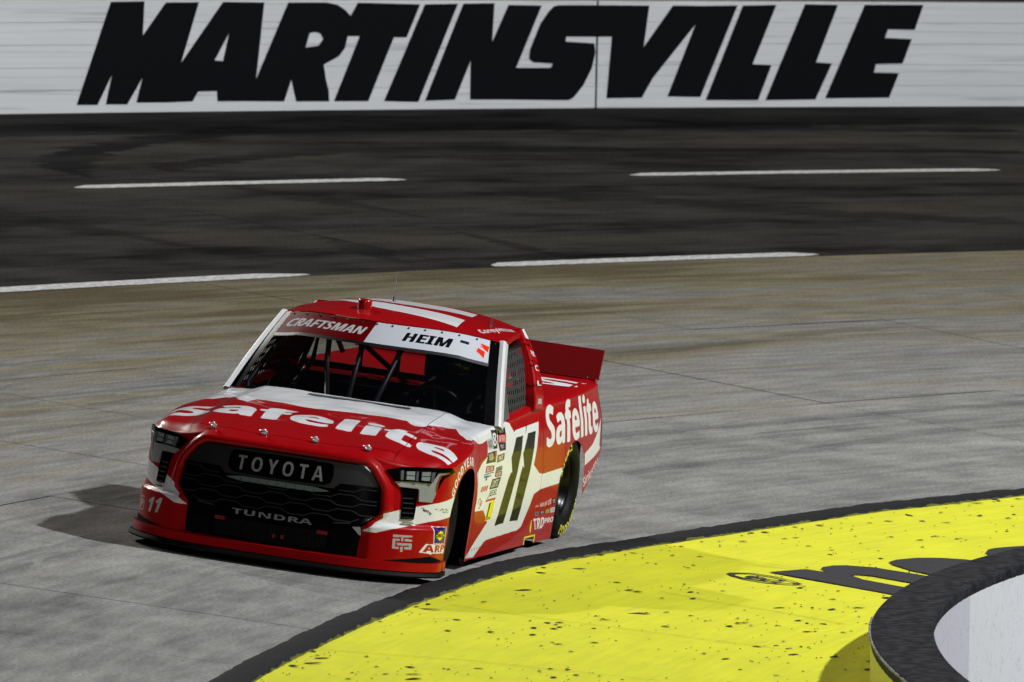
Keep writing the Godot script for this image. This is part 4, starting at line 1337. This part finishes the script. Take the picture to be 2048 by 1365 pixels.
func ground_y(r: float) -> float:
	if r >= R_KERB - .28: return (r - R0) * tan_bank()
	return (R_KERB - .28 - R0) * tan_bank() + (r - R_KERB + .28) * tan(deg_to_rad(3.0))

func at(phi: float, r: float, h := 0.0) -> Vector3:
	return Vector3(XC - r * cos(phi), ground_y(r) + h, ZC - r * sin(phi))

func polar(x: float, z: float) -> Vector2:
	return Vector2(atan2(ZC - z, XC - x), Vector2(x - XC, z - ZC).length())

func kerb_r(phi: float) -> float:
	return lerp_table(phi, [-.12, -.06, 0.0, .07, .10, .14, .19, .24, .30, .45], [38.91, 38.93, 39.0, 39.12, 39.12, 39.04, 38.98, 38.97, 38.86, 38.80])

# a banked patch, uv over the whole lane
func patch(st: SurfaceTool, p0: float, p1: float, r0: float, r1: float, np: int, nr: int, h: float, uvr: Array, jag := 0.0) -> void:
	var rows := []; var uvs := []
	for j in nr + 1:
		var row := []; var ur := []
		for i in np + 1:
			var phi := lerpf(p0, p1, float(i) / np); var r := lerpf(r0, r1, float(j) / nr)
			if jag > 0.0 and (j == 0 or j == nr): r += rng.randf_range(-jag, jag)
			row.append(at(phi, r, h)); ur.append(Vector2((phi - uvr[0]) / uvr[1], (r - uvr[2]) / uvr[3]))
		rows.append(row); uvs.append(ur)
	grid(st, rows, uvs, 0, true)

func track_image(w: int, h: int, phi0: float, dphi: float, r0: float, dr: float, asphalt: bool) -> Image:
	var img := Image.create(w, h, false, Image.FORMAT_RGB8)
	var a := FastNoiseLite.new(); a.seed = 3 if asphalt else 8; a.frequency = 1.0; a.fractal_octaves = 3
	var b := FastNoiseLite.new(); b.seed = 21; b.frequency = 1.0; b.fractal_octaves = 4
	var c := FastNoiseLite.new(); c.seed = 77; c.frequency = 1.0; c.fractal_octaves = 2
	# tyre marks: [line in (phi, r), half width, strength]
	var marks := []
	for k in ([["SK1", .17, .75], ["SK2", .15, .65], ["SK3", .25, .4], ["SK4", .2, .4], ["SK5", .16, .45], ["SK6", .16, .45], ["SK7", .22, .4]] if asphalt else [["CK5", .07, .34], ["CK6", .10, .24], ["CK7", .07, .24]]):
		marks.append([pts2(TRACE[k[0]]), k[1], k[2]])
	for x in w:
		var phi := phi0 + dphi * (x + .5) / w
		var here := []
		for m in marks:
			var pl: PackedVector2Array = m[0]
			for i in pl.size() - 1:
				var lo := pl[i]; var hi := pl[i + 1]
				if lo.x > hi.x: lo = pl[i + 1]; hi = pl[i]
				if phi >= lo.x and phi < hi.x: here.append([lerpf(lo.y, hi.y, (phi - lo.x) / (hi.x - lo.x)), m[1] * (1.0 + 1.5 * absf(hi.y - lo.y) / maxf((hi.x - lo.x) * 45.0, .05)), m[2]])
		for y in h:
			var r := r0 + dr * (y + .5) / h
			var arc := phi * r
			var n1 := a.get_noise_2d(arc * .10, r * .55)
			var n2 := b.get_noise_2d(arc * .16, r * 3.2)
			var n3 := c.get_noise_2d(arc * 1.1, r * 9.0)
			var col: Color
			if asphalt:
				var n4 := a.get_noise_2d(arc * .5 + 60.0, r * 1.3)
				var v := maxf(.036 * (1.0 + .7 * n1 + .40 * n2 + .34 * n3 + .5 * n4), .006)
				col = Color(v * 1.06, v * 1.02, v * .95)
				col = col.lerp(Color(.050, .038, .022), clampf(n1 * 1.6 + n2 * .9 - .25, 0.0, 1.0) * .4)
			else:
				var worn := sst(43.5, 41.5, r)
				var n4 := b.get_noise_2d(arc * .9 + 40.0, r * 1.6)
				var v := .280 * (1.0 + .26 * n1 + lerpf(.36, .18, worn) * n2 + lerpf(.26, .20, worn) * n3 + .34 * worn * n4)
				col = Color(v * 1.02, v, v * .945)
				# clay dust and oil thrown up towards the asphalt, in streaks
				var tan_w := clampf((r - 43.2) / 3.8 + n1 * .7 + n2 * 1.1, 0.0, 1.0)
				col = col.lerp(Color(.185, .158, .098) * (1.0 + .45 * n2 + .3 * n3), tan_w * .9)
				var oil := clampf((r - 46.2) / 2.4 + n1 * 1.4 + n2 * 1.8 - .45, 0.0, 1.0)
				col = col.lerp(Color(.075, .058, .030), oil * .75)
				# rubber lines laid by the tyres
				for g in [[41.75, .10, .5, 5.0], [41.18, .14, .5, 9.0], [42.75, .12, .34, 17.0], [43.7, .18, .34, 23.0], [44.7, .22, .42, 31.0], [39.9, .08, .18, 37.0]]:
					var d: float = absf(r - g[0] + .10 * sin(phi * 6.0 + g[3])) / g[1]
					if d + .6 * n3 + .4 * n2 < .8:
						var k := clampf(b.get_noise_2d(arc * .12 + g[3] * 9.0, r * 5.0) * 1.9 + .55, 0.0, 1.0)
						col = col.lerp(Color(.055, .054, .054), g[2] * k * clampf(.8 + n3, 0, 1))
			for m in here:
				if absf(r - m[0]) + m[1] * (.5 * n3 + .35 * n2) < m[1] * .8: col = col.lerp(Color(.010, .010, .011) if asphalt else Color(.05, .05, .05), m[2] * clampf(1.0 + n2 * 1.2, 0, 1.2))
			img.set_pixel(x, y, col.linear_to_srgb())
	img.generate_mipmaps()
	return img

func grain_texture(seed_: int, lo: float, hi: float, freq: float) -> NoiseTexture2D:
	var n := FastNoiseLite.new(); n.seed = seed_; n.frequency = freq; n.fractal_octaves = 4; n.noise_type = FastNoiseLite.TYPE_SIMPLEX
	var t := NoiseTexture2D.new(); t.width = 512; t.height = 512; t.seamless = true; t.noise = n
	var g := Gradient.new(); g.colors = PackedColorArray([Color(lo, lo, lo), Color(hi, hi, hi)]); g.offsets = PackedFloat32Array([.2, .8])
	t.color_ramp = g
	return t

func make_place() -> void:
	rng.seed = 12
	# everything lies on one broad ground
	var st := new_st()
	st.set_smooth_group(-1)
	quad(st, Vector3(-400, -1.35, -400), Vector3(400, -1.35, -400), Vector3(400, -1.35, 400), Vector3(-400, -1.35, 400))
	structure(obj("ground", st, mat(srgb(.07, .075, .05), .95), self))
	# ---- concrete lane: bed and slabs with open joints
	var uvr := [-.55, 1.7, 38.5, 10.2]
	st = new_st()
	patch(st, -.55, 1.15, R_KERB - .3, R_WALL + .4, 170, 6, -.014, uvr)
	var lane := obj("concrete_lane", st, mat(srgb(.035, .033, .03), .95), self)
	structure(lane)
	var cm := StandardMaterial3D.new()
	cm.albedo_texture = ImageTexture.create_from_image(track_image(1500, 680, uvr[0], uvr[1], uvr[2], uvr[3], false))
	cm.roughness = .85
	cm.metallic_specular = .12
	cm.detail_enabled = true
	cm.detail_blend_mode = BaseMaterial3D.BLEND_MODE_MUL
	cm.detail_uv_layer = BaseMaterial3D.DETAIL_UV_2
	cm.detail_albedo = grain_texture(5, .84, 1.0, .05)
	cm.cull_mode = BaseMaterial3D.CULL_DISABLED
	var rings := [R_KERB, 42.15, 45.25, R_SEAM]
	var ph := -.5
	var k := 0
	while ph < 1.1:
		for j in 3:
			st = new_st()
			var gap := .0055
			patch(st, ph + gap / rings[j + 1], ph + .0578 - gap / rings[j + 1], rings[j] + (gap if j else -.31), rings[j + 1] - gap, 4, 2, rng.randf_range(-.0012, .0012), uvr)
			obj("concrete_slab", st, cm, lane)
		ph += .0578
	# ---- asphalt lanes
	var uva := [-.5, 1.62, R_SEAM - .1, 9.3]
	st = new_st()
	patch(st, -.5, 1.12, R_SEAM + .003, R_WALL + .3, 160, 8, .002, uva)
	var am := StandardMaterial3D.new()
	am.albedo_texture = ImageTexture.create_from_image(track_image(1300, 520, uva[0], uva[1], uva[2], uva[3], true))
	am.roughness = .85
	am.metallic_specular = .08
	am.detail_enabled = true
	am.detail_blend_mode = BaseMaterial3D.BLEND_MODE_MUL
	am.detail_uv_layer = BaseMaterial3D.DETAIL_UV_2
	am.detail_albedo = grain_texture(15, .80, 1.0, .05)
	am.cull_mode = BaseMaterial3D.CULL_DISABLED
	structure(obj("asphalt_lane", st, am, self))
	# ---- white dashes
	var paint := mat(Color(.86, .86, .85), .6)
	paint.albedo_texture = grain_texture(9, .72, 1.0, .02)
	paint.uv1_triplanar = true
	paint.uv1_scale = Vector3(1.3, 1.3, 1.3)
	for d in [[.20, .400, R_SEAM + .02, .155], [.452, .541, R_SEAM + .05, .15], [.641, .73, R_SEAM + .05, .15], [.445, .527, R_LANE, .125], [.583, .674, R_LANE, .125], [.73, .82, R_LANE, .125], [.31, .39, R_LANE, .125]]:
		st = new_st()
		var rows := []
		for j in 2:
			var row := []
			for i in 61:
				var t := i / 60.0
				var phi := lerpf(d[0], d[1], t)
				var w: float = d[3] * minf(1.0, minf(t, 1.0 - t) * 14.0 + .25)
				var r: float = d[2] + (w if j else -w * .35) + rng.randf_range(-.006, .006)
				row.append(at(phi, r, .006))
			rows.append(row)
		grid(st, rows)
		structure(obj("lane_marking", st, paint, self))
	make_wall()
	make_apron()

func make_wall() -> void:
	# outer barrier: steel tubes bolted one above the other
	var w := Node3D.new(); w.name = "barrier_wall"; add_child(w)
	w.position = at(.6, R_WALL)
	var back := w.position
	tag(w, "long white banked-turn barrier wall of stacked tubes with giant black lettering", "wall")
	var wm := mat(Color(.845, .845, .85), .5)
	var wi := Image.create(1536, 256, false, Image.FORMAT_RGB8)
	var n := FastNoiseLite.new(); n.seed = 4; n.frequency = 1.0; n.fractal_octaves = 4
	for y in 256:
		for x in 1536:
			var a := n.get_noise_2d(x * .012, y * .09); var b := n.get_noise_2d(x * .004 + 50.0, y * .012)
			var v := clampf(.78 + .05 * a + .05 * b, 0.0, 1.0)
			var c := Color(v, v, v * 1.01)
			var smear := clampf(n.get_noise_2d(x * .009 + 300.0, y * .05 + 90.0) * 2.6 - .7, 0.0, 1.0)
			c = c.lerp(Color(.40, .40, .41), smear * .6)
			wi.set_pixel(x, y, c.linear_to_srgb())
	wi.generate_mipmaps()
	wm.albedo_texture = ImageTexture.create_from_image(wi)
	wm.albedo_color = Color.WHITE
	var y0 := ground_y(R_WALL)
	var P := func(arc: float, h: float, out: float) -> Vector3:
		var phi := arc / R_WALL; var r := R_WALL - out
		return Vector3(XC - r * cos(phi), y0 + h, ZC - r * sin(phi)) - back
	var seams := [8.0, 22.6, 36.89, 51.1, 60.0]
	for sgm in 4:
		for t in 5:
			var st := new_st()
			var b := t * .2185
			var prof := [[b + .0008, -.10], [b + .0008, -.007], [b + .002, -.002], [b + .005, 0.0], [b + .2135, 0.0], [b + .2165, -.002], [b + .2177, -.007], [b + .2177, -.10]]
			var rows := []; var uvs := []
			var jit := rng.randf_range(-.001, .001)
			for p in prof:
				var row := []; var ur := []
				for i in 41:
					var a := lerpf(seams[sgm] + .012, seams[sgm + 1] - .012, i / 40.0)
					row.append(P.call(a, p[0], p[1] + jit)); ur.append(Vector2(a / 52.0, 1.0 - p[0] / 1.1))
				rows.append(row); uvs.append(ur)
			for q in prof.size() - 1: grid(st, [rows[q], rows[q + 1]], [uvs[q], uvs[q + 1]], q + 1)
			obj("steel_tube", st, wm, w)
	var st := new_st()
	var rr := []
	for p in [[-.05, -.09], [1.10, -.09], [1.10, -.5], [-.05, -.5]]:
		var row := []
		for i in 81: row.append(P.call(lerpf(8.0, 60.0, i / 80.0), p[0], p[1]))
		rr.append(row)
	for q in 3: grid(st, [rr[q], rr[q + 1]], [], q + 1)
	obj("concrete_backing", st, mat(Color(.42, .42, .41), .9), w)
	# letters of black film stretched over the tubes
	var ink := mat(Color(.07, .072, .085), .7)
	ink.metallic_specular = .2
	for li in TRACE.WALL.size():
		st = new_st(); st.set_smooth_group(-1)
		var base := pts2(TRACE.WALL[li])
		for t in 1:
			var band := PackedVector2Array([Vector2(20, 0.0), Vector2(50, 0.0), Vector2(50, 1.092), Vector2(20, 1.092)])
			for piece in Geometry2D.intersect_polygons(base, band):
				var pieces := [piece]
				for hk in ["WALL_HOLE_A", "WALL_HOLE_R"]:
					if (hk == "WALL_HOLE_A") != (li == 1) or (li != 1 and li != 2): continue
					var nxt := []
					for pc in pieces:
						# cut the counter out by slicing through it so that no ring is left
						var hp := pts2(TRACE[hk]); var cx := 0.0
						for v in hp: cx += v.x / hp.size()
						for half_b in [[20.0, cx], [cx, 50.0]]:
							for hb in Geometry2D.intersect_polygons(pc, PackedVector2Array([Vector2(half_b[0], -1), Vector2(half_b[1], -1), Vector2(half_b[1], 2), Vector2(half_b[0], 2)])):
								nxt.append_array(Geometry2D.clip_polygons(hb, hp))
					pieces = nxt
				for pc in pieces:
					# follow the curve: slices of half a metre
					var lo := INF; var hi := -INF
					for v in pc:
						lo = minf(lo, v.x); hi = maxf(hi, v.x)
					var x := lo
					while x < hi:
						var cells := Geometry2D.intersect_polygons(pc, PackedVector2Array([Vector2(x, -1), Vector2(x + .5, -1), Vector2(x + .5, 2), Vector2(x, 2)]))
						for cl in cells:
							for id in Geometry2D.triangulate_polygon(cl): st.add_vertex(P.call(cl[id].x, cl[id].y, .006))
						x += .5
		obj("painted_letter", st, ink, w)

func make_apron() -> void:
	# kerb: a worn, rounded lip of dark concrete
	var st := new_st()
	rng.seed = 5
	var nz := FastNoiseLite.new(); nz.seed = 6; nz.frequency = 1.0
	var prof := [[.0, -.02], [-.008, .014], [-.03, .028], [-.08, .036], [-.14, .035], [-.185, .026], [-.21, .008], [-.225, -.03]]
	var rows := []; var uvs := []
	for p in prof:
		var row := []; var ur := []
		for i in 701:
			var phi := lerpf(-.5, .75, i / 700.0)
			var w := nz.get_noise_2d(phi * 90.0, p[0] * 10.0) * .012 + nz.get_noise_2d(phi * 400.0, p[0] * 20.0) * .006
			row.append(at(phi, kerb_r(phi) + p[0] + w, 0.0) + Vector3(0, p[1] + w * .5 - maxf(0.0, 0.0), 0)); ur.append(Vector2(phi * 39.0, -p[0] / .225))
		rows.append(row); uvs.append(ur)
	grid(st, rows, uvs)
	# scraped paint: yellow and white left on the inner edge
	var ki := Image.create(2048, 64, false, Image.FORMAT_RGB8)
	for y in 64:
		for x in 2048:
			var v := .019 * (1.0 + .5 * nz.get_noise_2d(x * .05, y * .4) + .4 * nz.get_noise_2d(x * .3, y * .9))
			var c := Color(v, v, v * 1.06)
			var e := y / 63.0
			var sc := nz.get_noise_2d(x * .02, 9.0) * .5 + nz.get_noise_2d(x * .11, y * .3)
			if e > .90 - .08 * nz.get_noise_2d(x * .02, 77.0) + .03 * nz.get_noise_2d(x * .2, 31.0): c = Color(.12, .13, .03) if e < .94 else Color(.30, .31, .03)
			if e > .76 and e < .88 and nz.get_noise_2d(x * .006 + 70.0, 3.0) > .62 and sc > .05: c = Color(.62, .62, .60)
			ki.set_pixel(x, y, c.linear_to_srgb())
	ki.generate_mipmaps()
	var km := mat(Color.WHITE, .85)
	km.metallic_specular = .25
	km.albedo_texture = ImageTexture.create_from_image(ki)
	km.uv1_scale = Vector3(1.0 / 12.3, 1, 1)
	structure(obj("kerb", st, km, self))
	# yellow apron
	st = new_st()
	rows = []; uvs = []
	for j in 25:
		var row := []; var ur := []
		for i in 161:
			var phi := lerpf(-.5, .75, i / 160.0)
			var rmin := R_KERB
			while rmin > 33.0:
				var wp := at(phi, rmin)
				if wp.x > 4.103 + pow(wp.z - 1.79, 2) * .02877 + .15: break
				rmin -= .05
			var r := lerpf(kerb_r(phi) - .20, rmin, j / 24.0)
			row.append(at(phi, r, .006 + .004 * nz.get_noise_2d(phi * 30.0, r * 1.2))); ur.append(Vector2(phi * 38.0, r) * .25)
		rows.append(row); uvs.append(ur)
	grid(st, rows, uvs)
	var yi := Image.create(1024, 512, false, Image.FORMAT_RGB8)
	nz.fractal_octaves = 4
	for y in 512:
		for x in 1024:
			var a := nz.get_noise_2d(x * .012, y * .03); var b := nz.get_noise_2d(x * .006 + 90.0, y * .20)
			var v := 1.0 + .08 * a + .07 * b
			var c := Color(.715 * v, .70 * v, .042)
			var d := clampf(nz.get_noise_2d(x * .02 + 400.0, y * .16) * 2.2 - .55, 0.0, 1.0)
			c = c.lerp(Color(.52, .54, .09), d * .45)
			yi.set_pixel(x, y, c.linear_to_srgb())
	yi.generate_mipmaps()
	var ym := mat(Color.WHITE, .75)
	ym.metallic_specular = .2
	ym.albedo_texture = ImageTexture.create_from_image(yi)
	ym.uv1_scale = Vector3(.33, .6, 1)
	var apron := obj("yellow_apron", st, ym, self)
	structure(apron)
	# black painted letters on the apron
	var ink := mat(Color(.16, .16, .175), .75)
	for key in ["Y_n", "Y_m", "Y_o", "ring"]:
		var polys := []
		if key == "ring":
			var a := pts2(TRACE.Y_ring_out); var b := pts2(TRACE.Y_ring_in)
			var mid := (a[0] + a[5]) * .5; var d := (a[5] - a[0]).normalized()
			for s in [-1.0, 1.0]:
				var nn: Vector2 = Vector2(-d.y, d.x) * s * 3.0
				for hp in Geometry2D.intersect_polygons(a, PackedVector2Array([mid - d * 3, mid + d * 3, mid + d * 3 + nn, mid - d * 3 + nn])):
					polys.append_array(Geometry2D.clip_polygons(hp, b))
		else: polys.append(pts2(TRACE[key]))
		st = new_st(); st.set_smooth_group(-1)
		for pl in polys:
			var lo: Vector2 = pl[0]; var hi: Vector2 = pl[0]
			for q in pl:
				lo = lo.min(q); hi = hi.max(q)
			var c := .15
			for i in int(ceil((hi.x - lo.x) / c)):
				for j in int(ceil((hi.y - lo.y) / c)):
					var o := lo + Vector2(i, j) * c
					for cl in Geometry2D.intersect_polygons(pl, PackedVector2Array([o, o + Vector2(c, 0), o + Vector2(c, c), o + Vector2(0, c)])):
						for id in Geometry2D.triangulate_polygon(cl):
							var pp := polar(cl[id].x, cl[id].y)
							st.add_vertex(at(pp.x, pp.y, .0135))
		obj("painted_letter", st, ink, apron)
	st = new_st(); st.set_smooth_group(-1)
	var rq := pts2(TRACE.Y_rq)
	for c in text_tris("R", bold):
		var q: Vector2 = rq[3].lerp(rq[2], c.x).lerp(rq[0].lerp(rq[1], c.x), c.y)
		var pp := polar(q.x, q.y)
		st.add_vertex(at(pp.x, pp.y, .0135))
	obj("painted_letter", st, ink, apron)
	# hairline joints in the apron
	for l in [[2.22, 1.05, 2.62, 1.35, 3.05, 1.58, 3.62, 1.98], [1.35, 3.0, 1.9, 3.25, 2.6, 3.45, 3.6, 3.75], [1.9, -1.5, 2.6, -1.2, 3.6, -.9], [1.3, 6.2, 2.2, 6.0, 3.4, 6.1]]:
		st = new_st(); st.set_smooth_group(-1)
		var ln := pts2(l)
		for i in ln.size() - 1:
			for q in 6:
				var a := ln[i].lerp(ln[i + 1], q / 6.0); var b := ln[i].lerp(ln[i + 1], (q + 1) / 6.0)
				var nn := (b - a).orthogonal().normalized() * .0035
				var c := []
				for e in [a + nn, b + nn, b - nn, a - nn]:
					var pp := polar(e.x, e.y); c.append(at(pp.x, pp.y, .0125))
				quad(st, c[0], c[1], c[2], c[3])
		obj("joint_filler", st, mat(Color(.50, .48, .08), .9), apron)
	# crumbs of tyre rubber
	st = new_st(); st.set_smooth_group(-1)
	rng.seed = 99
	for k in 2300:
		var phi := rng.randf_range(-.14, .36); var r := kerb_r(phi) - .27 - pow(rng.randf(), .85) * 3.2
		if nz.get_noise_2d(phi * 22.0, r * .8) + rng.randf_range(-.35, .35) < -.02: continue
		if k < 160: r = kerb_r(phi) - rng.randf_range(.22, .36)
		var o := at(phi, r, .011)
		var big := pow(rng.randf(), 4.0)
		var l := lerpf(.006, .045, big) * (1.8 if rng.randf() < .2 else 1.0); var w := lerpf(.006, .026, big); var t := rng.randf() * TAU
		var u := Vector3(cos(t), 0, sin(t)); var v := Vector3(-sin(t), 0, cos(t)); var hh := lerpf(.002, .006, rng.randf())
		var ring := []
		var m := 6
		for q in m:
			var a := TAU * q / m
			ring.append(o + u * cos(a) * l * rng.randf_range(.8, 1.05) + v * sin(a) * w * rng.randf_range(.8, 1.1))
		var top := o + Vector3(0, hh, 0) + u * rng.randf_range(-.3, .3) * l
		for q in m: tri(st, top, ring[q], ring[(q + 1) % m])
	var crumbs := obj("rubber_crumbs", st, mat(Color(.10, .10, .10), .9), self)
	tag(crumbs, "black crumbs of tyre rubber scattered over the yellow apron", "rubber")
	crumbs.set_meta("kind", "stuff")
	make_infield_wall()

func make_infield_wall() -> void:
	var w := Node3D.new(); w.name = "infield_wall"; add_child(w)
	w.position = Vector3(4.8, -.31, 6.0)
	tag(w, "low curved concrete wall with grey cap and white back beside the yellow apron", "wall")
	var top := func(z: float) -> float:
		var x := 4.103 + pow(z - 1.79, 2) * .02877
		return ground_y(polar(x, z).y) + .35
	var X := func(z: float, off: float) -> float: return 4.103 + pow(z - 1.79, 2) * .02877 + off
	var cap := mat(Color(.225, .225, .24), .85)
	cap.metallic_specular = .2
	cap.albedo_texture = grain_texture(31, .55, 1.0, .016)
	cap.uv1_triplanar = true; cap.uv1_scale = Vector3(.9, .9, .9)
	var zs := [-8.2, -3.75, .68, 5.11, 9.54, 14.0]
	for k in zs.size() - 1:
		var st := new_st()
		var prof := [[.004, -.07], [0.0, -.012], [.012, .0], [.365, .0], [.377, -.012], [.373, -.07]]
		var rows := []
		for p in prof:
			var row := []
			for i in 21:
				var z := lerpf(zs[k] + .006, zs[k + 1] - .006, i / 20.0)
				row.append(Vector3(X.call(z, p[0]), top.call(z) + p[1], z) - w.position)
			rows.append(row)
		for q in prof.size() - 1: grid(st, [rows[q], rows[q + 1]], [], q + 1)
		obj("wall_cap", st, cap, w)
	# beads of sealant along the outer lip
	var bead := mat(Color(.55, .55, .54), .5)
	rng.seed = 17
	var bs := new_st()
	for i in 260:
		var z := 4.6 + i * .018
		if rng.randf() < .25: continue
		var r := rng.randf_range(.004, .010)
		lathe(bs, [[0.0, r], [r * .8, r * .6], [r, 0.0], [r * .8, -r * .6], [0.0, -r]], 6, Transform3D(Basis.IDENTITY, Vector3(X.call(z, -.002), top.call(z) - .012, z) - w.position))
	var bo := obj("sealant_bead", bs, bead, w)
	bo.set_meta("kind", "stuff")
	# faces: yellow towards the track, white towards the infield
	var face := func(off: float, depth: float, z0: float, z1: float, m: Material, called: String) -> void:
		var st := new_st(); var rows := []; var uvs := []
		for j in 2:
			var row := []; var ur := []
			for i in 61:
				var z := lerpf(z0, z1, i / 60.0)
				row.append(Vector3(X.call(z, off), top.call(z) - .055 - depth * j, z) - w.position); ur.append(Vector2(z * .35, j))
			rows.append(row); uvs.append(ur)
		grid(st, rows, uvs)
		obj(called, st, m, w)
	var fy := mat(srgb(.62, .62, .06), .6)
	var wi := Image.create(512, 256, false, Image.FORMAT_RGB8)
	var nz := FastNoiseLite.new(); nz.seed = 14; nz.frequency = 1.0; nz.fractal_octaves = 4
	for y in 256:
		for x in 512:
			var v := .74 + .05 * nz.get_noise_2d(x * .25, y * .015)
			var c := Color(v, v, v * 1.02)
			var s := nz.get_noise_2d(x * .9, y * .05 + 40.0)
			if s > .34: c = c.lerp(Color(.30, .30, .33), clampf((s - .34) * 5.0, 0, 1) * clampf(nz.get_noise_2d(x * .03, y * .03) * 2.0 + .5, 0, 1))
			wi.set_pixel(x, y, c.linear_to_srgb())
	wi.generate_mipmaps()
	var fw := mat(Color.WHITE, .6); fw.albedo_texture = ImageTexture.create_from_image(wi)
	var fp := mat(Color(.91, .895, .93), .6); fp.albedo_texture = fw.albedo_texture
	face.call(.004, .45, -8.2, 14.0, fy, "track_face")
	face.call(.373, 1.2, -8.2, 2.40, fw, "infield_face")
	face.call(.373, 1.2, 2.404, 14.0, fp, "infield_face")

func make_mast(called: String, where: Vector3, aim: Vector3, energy: float, color: Color, label: String) -> void:
	var m := Node3D.new(); m.name = called; add_child(m, true)
	var foot := Vector3(where.x, -1.35, where.z)
	m.position = foot
	tag(m, label, "floodlight", "floodlight masts around the track")
	var steel := mat(Color(.45, .46, .48), .5, .6)
	var st := new_st()
	var hgt := where.y - foot.y
	st.set_smooth_group(0)
	lathe(st, [[.36, 0.0], [.30, hgt * .4], [.20, hgt + 1.5], [0.0, hgt + 1.5]], 16, Transform3D(Basis(Vector3(0, 0, 1), PI / 2) * Basis.from_scale(Vector3(1, 1, 1)), Vector3.ZERO))
	obj("pole", st, steel, m)
	var back := (where - aim).normalized()
	var right := Vector3.UP.cross(back).normalized(); var up := back.cross(right)
	var c := Vector3(0, hgt, 0)
	var glow := mat(Color(1, 1, 1), .4)
	glow.emission_enabled = true; glow.emission = color; glow.emission_energy_multiplier = 12.0
	for row in 3:
		st = new_st()
		var rc := c + up * (row - 1) * .85 - back * .3
		tube(st, [rc - right * 2.0, rc + right * 2.0], .06, 8)
		obj("crossarm", st, steel, m)
		for k in 5:
			var lc := rc + right * (k - 2) * .85 - back * .1
			st = new_st()
			lathe(st, [[.10, .30], [.22, .18], [.30, 0.0], [.28, .0], [.0, .06]], 16, Transform3D(Basis(back, up, -right), lc - back * .15))
			var h := obj("lamp_head", st, steel, m)
			st = new_st()
			lathe(st, [[.27, 0.0], [.0, -.02]], 16, Transform3D(Basis(back, up, -right), lc - back * .17))
			obj("lamp_glass", st, glow, h)
	var l := SpotLight3D.new()
	l.name = "lamp"
	m.add_child(l)
	l.position = c - back * .9
	l.basis = Basis(right, up, back)
	l.light_energy = energy
	l.light_color = color
	l.light_size = .7
	l.spot_angle = 62.0
	l.spot_range = 400.0
	l.spot_attenuation = 2.0
	l.shadow_enabled = true

func _ready() -> void:
	# ---- camera, sky, exposure
	var cam := Camera3D.new()
	cam.name = "camera"
	add_child(cam)
	cam.transform = Transform3D(Basis(Vector3(.96996355, .01857751, -.24253986), Vector3(-.03211259, .99813211, -.0519718), Vector3(.24112132, .05819934, .96874834)).orthonormalized(), Vector3(14.2986933, 4.52412031, 53.56643802))
	cam.fov = rad_to_deg(2.0 * atan(682.5 / 17038.1))
	cam.near = 1.0
	cam.far = 1500.0
	cam.current = true
	var ca := CameraAttributesPhysical.new()
	ca.frustum_focal_length = 299.5
	ca.frustum_focus_distance = 54.6
	ca.exposure_aperture = 7.0
	ca.frustum_far = 1500.0
	ca.frustum_near = 1.0
	cam.attributes = ca
	cam.fov = rad_to_deg(2.0 * atan(682.5 / 17038.1))
	var we := WorldEnvironment.new()
	var env := Environment.new()
	env.background_mode = Environment.BG_SKY
	var sky := Sky.new()
	var sm := ProceduralSkyMaterial.new()
	sm.sky_top_color = Color(.03, .032, .045)
	sm.sky_horizon_color = Color(.11, .11, .115)
	sm.ground_bottom_color = Color(.06, .06, .06)
	sm.ground_horizon_color = Color(.10, .10, .10)
	sm.sun_angle_max = 0.0
	sky.sky_material = sm
	env.sky = sky
	env.background_energy_multiplier = 1.0
	env.tonemap_mode = Environment.TONE_MAPPER_LINEAR
	env.tonemap_exposure = .96
	env.sdfgi_enabled = true
	env.ssao_enabled = true
	env.ssil_enabled = true
	we.environment = env
	add_child(we)
	# ---- floodlights: the bright bank on the infield side, a second one behind the outer wall
	make_mast("floodlight_mast", Vector3(28.4, 27.2, -1.9), Vector3(-4, 0, -12), 1720.0, Color(.97, .985, 1.0), "tall steel floodlight mast standing on the infield")
	make_mast("floodlight_mast", Vector3(-43.0, 36.0, -41.0), Vector3(0, 0, 0), 2300.0, Color(1.0, .985, .96), "tall steel floodlight mast standing behind the barrier wall")
	make_mast("floodlight_mast", Vector3(22.0, 34.0, 62.0), Vector3(0, 0, -10), 420.0, Color(.98, .985, 1.0), "tall steel floodlight mast standing past the end of the infield wall")
	# ---- fonts
	var fb := SystemFont.new(); fb.font_names = PackedStringArray(["Droid Sans"]); fb.font_weight = 700
	bold = fb
	var fp := SystemFont.new(); fp.font_names = PackedStringArray(["Droid Sans"])
	plain = fp
	setup_outline()
	make_place()
	make_truck()
	make_driver()
